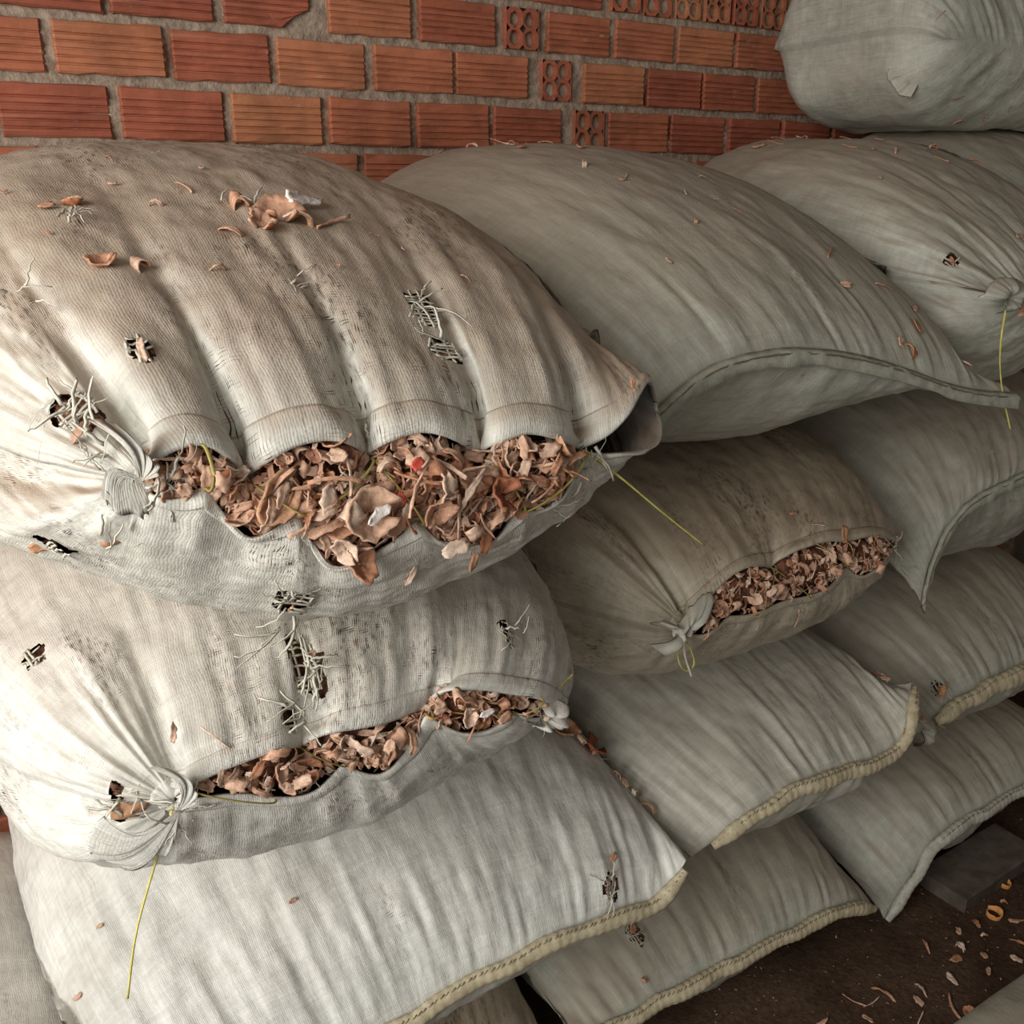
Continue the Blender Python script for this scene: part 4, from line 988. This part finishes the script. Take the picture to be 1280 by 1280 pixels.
up, lo = LIP['A_up'], LIP['A_lo']
f = lambda p, dy=0.0, dz=0.0: (p[0], p[1] + dy, p[2] + dz)
for a, b in ((lo[3], up[3]), (up[5], lo[7]), (lo[7], up[10]), (up[10], lo[13]), (up[15], lo[18]), (lo[18], up[20])):
    a, b = np.array(f(a, -0.022)), np.array(f(b, -0.022))
    string(A_, [a + (0, 0.015, 0), a, (a + b) / 2 + (0.002, -0.010, -0.003), b, b + (0, 0.015, 0)], 'olive_string', 0.0016)
string(A_, LIP['S_Ahang'], 'string', 0.0017)
string(A_, LIP['S_Ahang2'], 'olive_string', 0.0018)
string(B_, LIP['S_B'], 'string', 0.0021)
string(B_, LIP['S_Br'], 'olive_string', 0.0014)
up, lo = LIP['B_up'], LIP['B_lo']
for a, b in ((up[1], lo[3]), (lo[6], up[5]), (up[5], lo[6]), (up[9], lo[10]), (up[9], lo[14]), (lo[14], up[13])):
    a, b = np.array(f(a, -0.012)), np.array(f(b, -0.012))
    string(B_, [a + (0, 0.015, 0), a, (a + b) / 2 + (0, -0.006, 0), b, b + (0, 0.015, 0)], 'olive_string', 0.0013)
string(F_, LIP['S_F'], 'string', 0.0014)
string(F_, [(0.866, 0.93, 0.965), (0.862, 0.922, 0.93), (0.872, 0.92, 0.905), (0.874, 0.918, 0.897)], 'thread_dim', 0.0028, 'loose_tape')
string(I_, LIP['S_I'], 'string', 0.0019)
up, lo = LIP['F_up'], LIP['F_lo']
for a, b in ((up[5], lo[3]), (up[5], lo[5]), (lo[7], up[9]), (lo[7], up[7])):
    a, b = np.array(f(a, -0.014)), np.array(f(b, -0.014))
    string(F_, [a + (0, 0.015, 0), a, (a + b) / 2 + (0, -0.006, 0), b, b + (0, 0.015, 0)], 'olive_string', 0.0012)

# frayed tapes at the worn places
O_ = (0, -0.85, 0.5); U_ = (-0.1, -0.5, 0.85)
strands(A_, [((0.433, 0.866, 1.452), U_, 15, 0.055), ((0.434, 0.822, 1.418), O_, 9, 0.035), ((0.302, 0.876, 1.468), U_, 16, 0.045),
             ((0.096, 0.785, 1.40), (-0.4, -0.8, 0.4), 22, 0.040), ((0.105, 0.775, 1.375), (-0.3, -0.9, 0.3), 14, 0.035), ((0.150, 0.748, 1.345), (0.3, -0.9, -0.2), 26, 0.032),
             ((0.115, 0.768, 1.30), (-0.1, -1, 0), 8, 0.035), ((0.258, 0.785, 1.21), (0, -0.9, -0.4), 16, 0.045), ((0.255, 0.800, 1.175), (0, -0.9, -0.4), 10, 0.055),
             ((0.144, 1.006, 1.542), (0, -0.3, 0.95), 14, 0.035), ((0.08, 0.912, 1.484), U_, 8, 0.03), ((0.30, 1.02, 1.553), (0, -0.2, 0.98), 8, 0.03),
             ((0.217, 0.765, 1.335), (0, -1, 0.2), 8, 0.03), ((0.325, 0.765, 1.338), (0, -1, 0.2), 7, 0.03), ((0.44, 0.765, 1.324), (0, -1, 0.2), 8, 0.03),
             ((0.567, 0.762, 1.295), (0.2, -0.95, -0.2), 16, 0.05), ((0.482, 0.762, 1.26), (0, -1, 0.2), 10, 0.035), ((0.372, 0.765, 1.27), (0, -1, 0.1), 7, 0.03), ((0.54, 0.762, 1.255), (0.1, -1, 0), 9, 0.045)], 'thread')
strands(B_, [((0.292, 0.858, 1.10), O_, 18, 0.05), ((0.262, 0.832, 1.068), O_, 12, 0.045), ((0.094, 0.848, 1.012), (-0.3, -0.9, 0.2), 14, 0.04), ((0.053, 0.985, 1.111), (-0.4, -0.6, 0.6), 6, 0.018),
             ((0.532, 0.850, 1.079), O_, 10, 0.03), ((0.137, 0.812, 1.005), (0.1, -1, -0.2), 14, 0.03), ((0.56, 0.835, 0.975), (0.2, -0.95, 0), 14, 0.03), ((0.39, 0.825, 1.0), (0, -1, 0), 8, 0.03), ((0.265, 0.825, 1.0), (0, -1, 0), 9, 0.03)], 'thread')
strands(C_, [((0.775, 0.960, 0.539), O_, 16, 0.038)], 'thread')
strands(F_, [((0.862, 0.935, 0.965), (-0.1, -1, 0), 8, 0.025), ((1.35, 0.95, 1.0), (0.1, -1, 0.1), 12, 0.03), ((1.055, 0.945, 1.01), (0, -1, 0.2), 7, 0.02), ((1.03, 0.945, 0.945), (0, -1, 0), 6, 0.025)], 'thread_dim')
strands(H_, [((0.954, 1.098, 0.263), O_, 10, 0.03)], 'thread_dim')
strands(K_, [((1.732, 1.062, 0.562), O_, 10, 0.03), ((1.70, 1.04, 0.50), (0, -1, -0.2), 10, 0.06)], 'thread_dim')
strands(I_, [((1.521, 1.272, 1.512), (-0.3, -0.5, 0.8), 8, 0.02), ((1.606, 0.975, 1.385), (0, -1, 0), 9, 0.025)], 'thread_dim')
strands(E_, [((0.849, 1.168, 1.507), (-0.2, -0.4, 0.9), 8, 0.02), ((0.79, 1.09, 1.43), (-0.4, -0.5, 0.7), 10, 0.03)], 'thread_dim')

# ------------------------------------------------------------------ husk in the open mouths
fill_mouth(A_, 80, 520, 'widest sack mouth', 'husk in the widest sack mouth', 0.016, 0.95, 3, mix=['curl', 'sliver', 'flake', 'curl', 'roll', 'sliver', 'cup', 'sliver', 'curl', 'flake'], ends=(TU * 0.985, TL * 0.985),
           places=('left end of %s', 'second scallop of %s', 'third scallop of %s', 'right scallop of %s'))
fill_mouth(B_, 32, 240, 'narrow ragged mouth', 'husk in the narrow ragged mouth', 0.016, 0.82, 4, mix=['curl', 'flake', 'roll', 'curl', 'sliver'])
fill_mouth(F_, 33, 330, 'small mouth', 'husk in the small mouth', 0.022, 0.74, 5, mix=['curl', 'sliver', 'flake', 'curl', 'roll', 'sliver'])

bv = bvh_all()
def drop(x, y, z=2.0, lift=0.003):
    h = bv.ray_cast(Vector((x, y, z)), Vector((0, 0, -1)))
    return (h[0] + h[1] * lift, h[1]) if h[0] is not None else (Vector((x, y, 0.0)), Vector((0, 0, 1)))
cr = np.random.default_rng(21)
def lay(kind, k, x, y, sc, label, group=None, spin=None, tilt=0.15, me=None, z=2.0, lift=0.003):
    p, nn = drop(x, y, z, lift)
    if nn.z < 0: nn = -nn
    q = frame_quat(nn, cr.uniform(0, 6.28) if spin is None else spin, cr.normal(0, tilt), cr)
    c = of(kind)[k % len(of(kind))]
    if group: label = label.replace('scrap', {'curl': 'curl', 'flake': 'flake', 'sliver': 'sliver', 'roll': 'roll', 'cup': 'shell'}[kind]).replace('husk bit', 'husk ' + {'curl': 'curl', 'flake': 'flake', 'sliver': 'sliver', 'roll': 'roll', 'cup': 'shell'}[kind])
    return put_chip(me or c[1], p, q, sc, label, group)
def stick(kind, k, p, nn, sc, label, spin, tilt=0.1, me=None, group=None):
    q = frame_quat(nn, spin, tilt, cr)
    return put_chip(me or of(kind)[k % len(of(kind))][1], p, q, sc, label, group)

def upright(kind, k, outer, inner):
    kd, me, V, F, mi = of(kind)[k]                # the same roll stood on its end
    return mesh_from('husk_' + kd, V[:, [1, 2, 0]] * (1, 1, 0.6), F, [M[outer], M[inner]], mi=mi)
# the pieces that stand out in the widest mouth
stick('cup', 0, (0.305, 0.722, 1.300), (0.1, -1, 0.35), 1.0, 'large pale cupped husk with a fluffy white heart in the widest mouth', 0.4, me=variant('cup', 0, 'pith', 'pith'))
stick('flake', 1, (0.311, 0.716, 1.300), (0.1, -1, 0.5), 0.85, 'fluffy white pith lump lying in the large pale cup of husk', 0.6, me=variant('flake', 1, 'white', 'white'))
stick('cup', 1, (0.302, 0.738, 1.250), (0.2, -1, 0.3), 0.85, 'broken cupped husk with a frilled rim at the bottom of the widest mouth', 2.0)
stick('cup', 2, (0.232, 0.738, 1.322), (0, -1, 0.3), 0.95, 'broad flat red-brown husk under the second scallop of the widest mouth', 0.9, me=variant('cup', 2, 'rind', 'rind'))
stick('cup', 3, (0.438, 0.722, 1.296), (0, -1, 0.35), 1.0, 'dark orange-brown husk shell with a toothed rim, right of the widest mouth centre', 0.2, me=variant('cup', 3, 'rind', 'rind'))
stick('curl', 2, (0.375, 0.715, 1.315), (0, -1, 0.2), 1.25, 'long pale twisted husk stalk standing upright in the widest mouth', 1.57)
stick('sliver', 1, (0.347, 0.716, 1.318), (0.1, -1, 0.3), 1.1, 'straight pale husk stick leaning left in the widest mouth', 1.1, me=variant('sliver', 1, 'pith', 'pith'))
stick('flake', 2, (0.395, 0.735, 1.247), (0, -1, 0.4), 1.0, 'pale pointed husk shaving on the lower lip of the widest mouth', 0.1, me=variant('flake', 2, 'white', 'pith'))
stick('flake', 3, (0.352, 0.722, 1.337), (0, -1, 0.4), 0.6, 'bright red scrap tucked under the third scallop of the widest mouth', 0.7, me=variant('flake', 3, 'red', 'red'))
stick('flake', 0, (0.335, 0.720, 1.310), (0, -1, 0.4), 0.5, 'smaller bright red scrap beside the straight pale husk stick', 2.0, me=variant('flake', 0, 'red', 'red'))
stick('curl', 5, (0.432, 0.745, 1.246), (0, -1, 0.2), 0.75, 'vivid orange husk strip hanging over the lower lip of the widest mouth', 1.3, me=variant('curl', 5, 'orange', 'rind'))
stick('curl', 6, (0.366, 0.768, 1.222), (0, -1, -0.1), 0.85, 'orange-brown husk curl caught on the fabric below the widest mouth', 1.3)
stick('flake', 4, (0.432, 0.768, 1.215), (0, -1, -0.1), 0.7, 'pale husk flake caught on the fabric below the right of the widest mouth', 1.2, me=variant('flake', 4, 'pith', 'pith'))
stick('flake', 5, (0.113, 0.786, 1.300), (-0.1, -1, 0), 0.9, 'maroon husk showing through a hole left of the widest mouth', 0.3, me=variant('flake', 5, 'rind', 'rind'))
stick('flake', 2, (0.062, 0.835, 1.283), (-0.2, -1, -0.4), 0.75, 'maroon husk showing through a slit at the lower left edge of the big worn sack', 0.1, me=variant('flake', 2, 'rind', 'rind'))
stick('curl', 3, (0.258, 0.795, 1.205), (0, -1, -0.3), 0.9, 'bright orange husk curl behind torn tapes under the widest mouth', 1.2, me=variant('curl', 3, 'orange', 'rind'))
stick('curl', 1, (0.098, 0.79, 1.385), (-0.3, -0.9, 0.3), 0.7, 'reddish husk curl behind frayed tapes at the left gathered end', 0.5)
stick('flake', 1, (0.434, 0.824, 1.410), (0, -0.8, 0.5), 0.7, 'orange-brown husk in the lower of two holes on top of the big worn sack', 0.3, me=variant('flake', 1, 'orange', 'rind'))
stick('flake', 3, (0.430, 0.872, 1.452), (0, -0.5, 0.8), 0.7, 'dark husk in the upper of two holes on top of the big worn sack', 0.9)
stick('curl', 4, (0.154, 0.812, 1.440), (-0.2, -0.8, 0.5), 0.55, 'small husk curl poking through the cloth above the left gathered end', 1.5)
stick('flake', 0, (0.626, 0.772, 1.372), (0, -1, 0.3), 0.5, 'small pink husk showing in the gathered ear of the big worn sack', 1.4, me=variant('flake', 0, 'pith', 'rind'))
# narrow ragged mouth
stick('flake', 4, (0.462, 0.796, 1.023), (0, -1, 0.4), 0.62, 'white oval pith chip in the narrow ragged mouth', 0.1, me=variant('flake', 4, 'white', 'white'))
stick('cup', 4, (0.445, 0.806, 1.018), (0, -1, 0.3), 0.62, 'brown cupped husk around the white chip in the narrow ragged mouth', 0.8)
stick('flake', 5, (0.100, 0.850, 1.008), (-0.2, -1, 0.1), 1.1, 'pinkish husk behind loose tapes left of the long hanging string', 0.0, me=variant('flake', 5, 'pith', 'rind'))
stick('curl', 2, (0.292, 0.870, 1.085), O_, 0.6, 'reddish husk curl inside the long tear on the lower pale sack', 0.7)
stick('flake', 0, (0.294, 0.868, 1.108), O_, 0.6, 'red-brown husk flake inside the top of the long tear on the lower pale sack', 0.2)
stick('curl', 7, (0.146, 0.840, 1.078), O_, 0.55, 'pinkish husk curl caught on the lower pale sack above its gathered end', 1.2)
stick('sliver', 3, (0.181, 0.826, 1.068), O_, 0.7, 'pale husk sliver caught on the lower pale sack above its narrow mouth', 2.3)
# small mouth, holes elsewhere
stick('flake', 2, (1.188, 0.928, 1.052), (0, -0.9, 0.5), 0.95, 'flat orange-brown husk flake lying on the upper lip of the small mouth', 1.1, me=variant('flake', 2, 'orange', 'rind'))
stick('sliver', 0, (1.098, 0.925, 0.93), (0, -1, 0), 0.6, 'thin pale husk sliver hanging from the lower lip of the small mouth', 1.5)
stick('flake', 1, (0.776, 0.972, 0.535), O_, 0.6, 'maroon husk chip inside the frayed hole near the wide sack hem', 0.4, me=variant('flake', 1, 'rind', 'rind'))
stick('flake', 3, (0.954, 1.112, 0.262), O_, 0.8, 'dark red husk inside the tear of the greenish floor sack', 1.3, me=variant('flake', 3, 'rind', 'rind'))
stick('roll', 1, (1.734, 1.062, 0.552), (0.1, -1, 0.2), 0.95, 'orange ring-shaped husk poking from the hole in the dim right-hand sack', 0.9, me=variant('roll', 1, 'orange', 'orange'))
stick('flake', 4, (1.591, 1.082, 1.444), (-0.3, -0.6, 0.6), 0.6, 'orange husk chip showing through a hole in the gathered top sack', 1.2, me=variant('flake', 4, 'orange', 'rind'))
stick('cup', 2, (1.640, 0.972, 1.378), (0, -1, 0.2), 0.62, 'pinkish husk stuffed in the gathered tie of the rear top sack', 1.2)
stick('curl', 4, (1.652, 0.974, 1.362), (0, -1, 0.2), 0.6, 'orange husk curl under the tie of the rear top sack', 0.4, me=variant('curl', 4, 'orange', 'rind'))
stick('curl', 6, (1.478, 0.97, 0.585), (0, -1, 0.2), 0.35, 'tiny orange husk chip beside the knotted hem of the grey sack', 0.9, me=variant('curl', 6, 'orange', 'orange'))
stick('flake', 5, (1.372, 0.978, 0.962), (0, -1, 0.2), 0.55, 'orange husk chip between the small mouth and the torn corner', 1.2, me=variant('flake', 5, 'orange', 'rind'))

# loose pieces lying on the sacks
lay('cup', 0, 0.338, 0.995, 1.15, 'largest of the clump of husk lying on top of the big worn sack', tilt=0.5)
lay('cup', 3, 0.312, 0.97, 0.9, 'orange cupped husk at the front of the clump on the big worn sack', tilt=0.5)
lay('flake', 1, 0.372, 1.02, 1.7, 'white pith shaving at the right of the clump on the big worn sack', me=variant('flake', 1, 'white', 'white'), spin=0.2, tilt=0.3, lift=0.008)
lay('roll', 2, 0.305, 1.02, 1.0, 'pale rolled husk at the left of the clump on the big worn sack', tilt=0.4)
lay('curl', 1, 0.352, 0.975, 1.1, 'curled brown husk in the middle of the clump on the big worn sack', tilt=0.6)
lay('sliver', 2, 0.39, 0.985, 1.2, 'pale husk stick trailing from the right of the clump on the big worn sack')
lay('sliver', 4, 0.265, 1.07, 0.9, 'thin brown husk stick behind the clump on the big worn sack')
lay('curl', 5, 0.277, 0.962, 0.62, 'small tan husk curl lying in front of the clump on the big worn sack')
lay('cup', 1, 0.151, 0.925, 0.62, 'flat pinkish husk cup on top of the big worn sack, left side', spin=0.3)
lay('roll', 3, 0.182, 0.925, 0.6, 'whitish rolled husk beside the flat pinkish cup', tilt=0.4)
lay('cup', 4, 0.152, 1.045, 0.6, 'orange-brown husk cup behind the frayed tuft at the top left', tilt=0.7)
lay('flake', 3, 0.128, 1.04, 0.7, 'dark brown husk flake behind the frayed tuft at the top left')
for k, (x, y) in enumerate([(0.20, 1.10), (0.225, 1.03), (0.255, 1.06), (0.30, 1.13), (0.215, 1.18), (0.34, 1.15), (0.12, 0.985), (0.245, 0.90), (0.43, 0.97), (0.455, 0.955), (0.36, 0.90), (0.27, 1.2), (0.10, 1.10), (0.50, 0.90)]):
    lay(['flake', 'curl', 'sliver'][k % 3], k, x, y, cr.uniform(0.25, 0.45), 'tiny husk scrap scattered on top of the big worn sack', 'scraps on the big worn sack', tilt=0.2)
for k, (x, y) in enumerate([(0.86, 1.72), (0.90, 1.70), (0.945, 1.72), (0.98, 1.69), (1.02, 1.70), (0.88, 1.66), (0.93, 1.64), (0.96, 1.58), (0.935, 1.50), (0.925, 1.46), (0.99, 1.60), (1.05, 1.62), (1.0, 1.5), (1.02, 1.42)]):
    lay(['sliver', 'flake', 'curl', 'sliver'][k % 4], k, x, y, cr.uniform(0.45, 0.95), 'dry husk scrap on the ridge of the smooth top sack', 'scraps along the ridge of the smooth top sack', tilt=0.2)
lay('curl', 2, 0.94, 1.30, 0.75, 'pale bent husk strip on the front slope of the smooth top sack', me=variant('curl', 2, 'pith', 'pith'))
lay('flake', 0, 0.963, 1.232, 0.55, 'pale husk flake on the front slope of the smooth top sack', me=variant('flake', 0, 'pith', 'pith'))
for k, (x, y) in enumerate([(0.98, 1.245), (1.105, 1.178), (1.01, 1.115), (1.128, 1.152), (0.905, 1.05), (1.15, 1.26), (1.06, 1.2)]):
    lay(['sliver', 'flake', 'curl'][k % 3], k, x, y, cr.uniform(0.3, 0.5), 'tiny husk scrap on the front slope of the smooth top sack', 'scraps on the slope of the smooth top sack', tilt=0.2)
lay('flake', 5, 1.62, 1.60, 0.95, 'pale husk flake on the crest of the gathered top sack', me=variant('flake', 5, 'pith', 'pith'))
lay('sliver', 5, 1.65, 1.58, 1.0, 'pale husk sliver beside the flake on the gathered top sack', me=variant('sliver', 5, 'pith', 'pith'))
for k, (x, y) in enumerate([(1.70, 1.62), (1.74, 1.6), (1.78, 1.62), (1.82, 1.58), (1.72, 1.45), (1.78, 1.42), (1.735, 1.34), (1.83, 1.335), (1.667, 1.40), (1.60, 1.264), (1.88, 1.36), (1.80, 1.28), (1.9, 1.4), (1.69, 1.36), (1.95, 1.30)]):
    lay(['sliver', 'flake', 'curl', 'sliver'][k % 4], k, x, y, cr.uniform(0.4, 0.8), 'dry husk scrap on the flat back of the gathered top sack', 'scraps on the gathered top sack', tilt=0.2)
for k, (x, y) in enumerate([(2.02, 1.42), (2.09, 1.46), (2.16, 1.44), (2.2, 1.41)]):
    lay(['sliver', 'flake', 'curl'][k % 3], k, x, y, cr.uniform(0.5, 0.9), 'husk scrap on top of the highest sack', 'scraps on the highest sack', tilt=0.2)
lay('sliver', 2, 1.155, 0.955, 0.6, 'bent pale husk sliver on the dusty brown sack, nearest the smooth sack', me=variant('sliver', 2, 'pith', 'pith'), z=1.19)
lay('flake', 4, 1.13, 0.985, 0.5, 'pale seed-shaped husk chip on the dusty brown sack', me=variant('flake', 4, 'pith', 'pith'), z=1.19)
lay('flake', 2, 0.80, 0.99, 0.6, 'pink husk flake on the dusty brown sack beside the big sack ear', z=1.19)
# husk lodged in the furrows between sacks
lay('cup', 2, 0.884, 1.165, 1.25, 'big round orange-brown husk in the furrow between two grey sacks', me=variant('cup', 2, 'rind', 'rind'), spin=0.6, tilt=0.2, lift=0.008, z=0.78)
lay('cup', 0, 0.838, 1.19, 1.0, 'dark folded husk at the top of the furrow between two grey sacks', me=variant('cup', 0, 'rind', 'rind'), tilt=0.3, lift=0.010, z=0.78)
lay('roll', 1, 0.857, 1.165, 0.7, 'rolled husk beside the big round husk in the furrow', tilt=0.4, lift=0.010, z=0.78)
for k, (x, y) in enumerate([(0.825, 1.20), (0.85, 1.18), (0.872, 1.15), (0.892, 1.14), (0.895, 1.11), (0.905, 1.10), (0.912, 1.085), (0.918, 1.07), (0.925, 1.06), (0.90, 1.12), (0.93, 1.05)]):
    lay(['curl', 'flake', 'roll', 'sliver'][k % 4], k, x, y, cr.uniform(0.45, 0.8), 'small brown husk bit in the furrow between two grey sacks', 'husk in the wide furrow', tilt=0.5, lift=0.007, z=0.78)
for k in range(18):
    t = k / 17; x, y = 1.565 - 0.035 * t + cr.normal(0, 0.006), 1.24 - 0.19 * t + cr.normal(0, 0.006)
    lay(['curl', 'flake', 'roll', 'sliver'][k % 4], k, x, y, cr.uniform(0.4, 0.65), 'small red-brown husk bit in the furrow beside the knotted hem', 'husk in the narrow furrow', tilt=0.5, lift=0.008, z=0.80)
for k, (x, y) in enumerate([(0.08, 1.157), (0.309, 1.064), (0.04, 1.12)]):
    lay('flake', k, x, y, 0.42, 'tiny pinkish chip on the wide pale sack', 'chips on the wide pale sack', z=0.82)

# ------------------------------------------------------------------ the dirt floor
lay('cup', 1, 1.582, 1.018, 0.95, 'whitish husk shell alone on the dirt near the pointed sack corner', me=variant('cup', 1, 'white', 'pith'))
lay('flake', 1, 1.772, 1.078, 0.8, 'pink-white husk strip on the dirt under the sea-green sack corner', me=variant('flake', 1, 'white', 'pith'), spin=0.2)
lay('curl', 3, 1.545, 0.888, 1.15, 'long bent orange husk stalk on the dirt floor', me=variant('curl', 3, 'rind', 'pith'))
lay('flake', 5, 1.515, 0.872, 0.8, 'pale flake touching the long bent stalk on the dirt floor', me=variant('flake', 5, 'pith', 'pith'))
lay('roll', 0, 1.872, 0.94, 1.5, 'yellow-brown ring of husk on the dirt in front of the plank', me=upright('roll', 0, 'orange', 'orange'), tilt=0.1)
lay('roll', 3, 1.985, 0.984, 1.3, 'second yellow-brown husk ring, farther right on the dirt', me=upright('roll', 3, 'orange', 'orange'), tilt=0.1)
lay('flake', 2, 2.05, 1.02, 1.4, 'large pale husk slab on the dirt behind the rings', me=variant('flake', 2, 'pith', 'pith'))
lay('curl', 1, 2.14, 1.07, 1.0, 'orange-brown husk curl in the shade under the right stack', me=variant('curl', 1, 'orange', 'rind'))
lay('flake', 0, 1.312, 0.965, 1.0, 'white pointed husk shaving on the dirt below the greenish sack', me=variant('flake', 0, 'white', 'pith'), spin=1.0)
lay('curl', 7, 1.335, 0.96, 0.8, 'orange husk curl beside the white pointed shaving', me=variant('curl', 7, 'orange', 'rind'))
lay('flake', 3, 1.25, 1.03, 0.8, 'narrow grey-tan husk flake on the dirt left of the white shaving', me=variant('flake', 3, 'pith', 'pith'))
lay('cup', 4, 1.575, 0.795, 0.9, 'pale cup of husk against the sack shoulder in the corner', me=variant('cup', 4, 'pith', 'pith'))
lay('curl', 5, 1.815, 0.944, 0.7, 'orange-red husk scrap beside the ring in front of the plank', me=variant('curl', 5, 'orange', 'rind'))
lay('sliver', 3, 1.274, 1.086, 1.2, 'pale husk stick half under the greenish floor sack', me=variant('sliver', 3, 'pith', 'pith'))
fl = [(1.418, 1.022), (1.43, 0.918), (1.719, 0.918), (1.744, 0.877), (1.707, 0.844), (1.558, 0.826), (1.847, 0.858), (1.306, 0.938), (1.391, 0.897), (1.479, 0.842), (1.799, 0.913), (1.379, 0.987), (1.797, 0.836), (1.841, 1.0),
      (1.66, 0.96), (1.50, 0.97), (1.62, 0.87), (2.2, 1.1), (1.93, 0.95), (1.90, 0.90), (1.76, 0.95), (1.36, 1.04), (1.47, 0.92), (1.68, 0.90), (2.08, 0.99), (1.40, 0.94)]
for k, (x, y) in enumerate(fl):
    lay(['flake', 'sliver', 'curl', 'flake'][k % 4], k, x, y, cr.uniform(0.6, 1.25), 'small dull husk scrap scattered on the dark dirt floor', 'scraps on the dirt floor', tilt=0.2)
b = Batch()
for k in range(520):
    kd, me, V, F, mi = of(['flake', 'sliver', 'curl'][k % 3])[k % 6]
    x, y = cr.uniform(1.1, 2.4), cr.uniform(0.55, 1.12); s = cr.uniform(0.06, 0.18)
    q = frame_quat((0, 0, 1), cr.uniform(0, 6.28), cr.normal(0, 0.3), cr).to_matrix()
    b.add((V * s) @ np.array(q).T + (x, y, 0.001), F); b.mi[-len(F):] = list(mi)
tag(b.obj('husk_crumbs', [M['brown_floor_chip'], M['pith']], kind='stuff'), 'fine husk crumbs strewn over the dark dirt floor', 'crumbs')

# plank end under the right-hand stack
def plank(name, c, L, w, h, rz, label, cat):
    V = []; F = []; n = 9; r = np.random.default_rng(5)
    for i in range(n):
        x = -L / 2 + L * i / (n - 1)
        for (y, z) in ((-w / 2 + 0.003, 0), (w / 2 - 0.003, 0), (w / 2, 0.004), (w / 2, h - 0.004), (w / 2 - 0.004, h), (0, h - 0.001), (-w / 2 + 0.004, h), (-w / 2, h - 0.005), (-w / 2, 0.004)):
            V.append((x + r.normal(0, 0.0015) + (0.01 * y / w if i == n - 1 else 0), y + r.normal(0, 0.0008), z + r.normal(0, 0.0008)))
    k = 9
    for i in range(n - 1):
        for j in range(k): F.append((i * k + j, i * k + (j + 1) % k, (i + 1) * k + (j + 1) % k, (i + 1) * k + j))
    F.append(tuple(range(k))); F.append(tuple((n - 1) * k + j for j in range(k)))
    F = [f[::-1] for f in F]
    o = link(name, mesh_from(name, np.array(V), F, M['plank'], smooth=False)); o.location = c; o.rotation_euler = (0, 0, rz)
    return tag(o, label, cat)
plank('timber_plank', (1.975, 1.045, -0.004), 0.31, 0.125, 0.042, 0.04, 'weathered grey timber plank end on the dirt under the sea-green sack', 'plank')
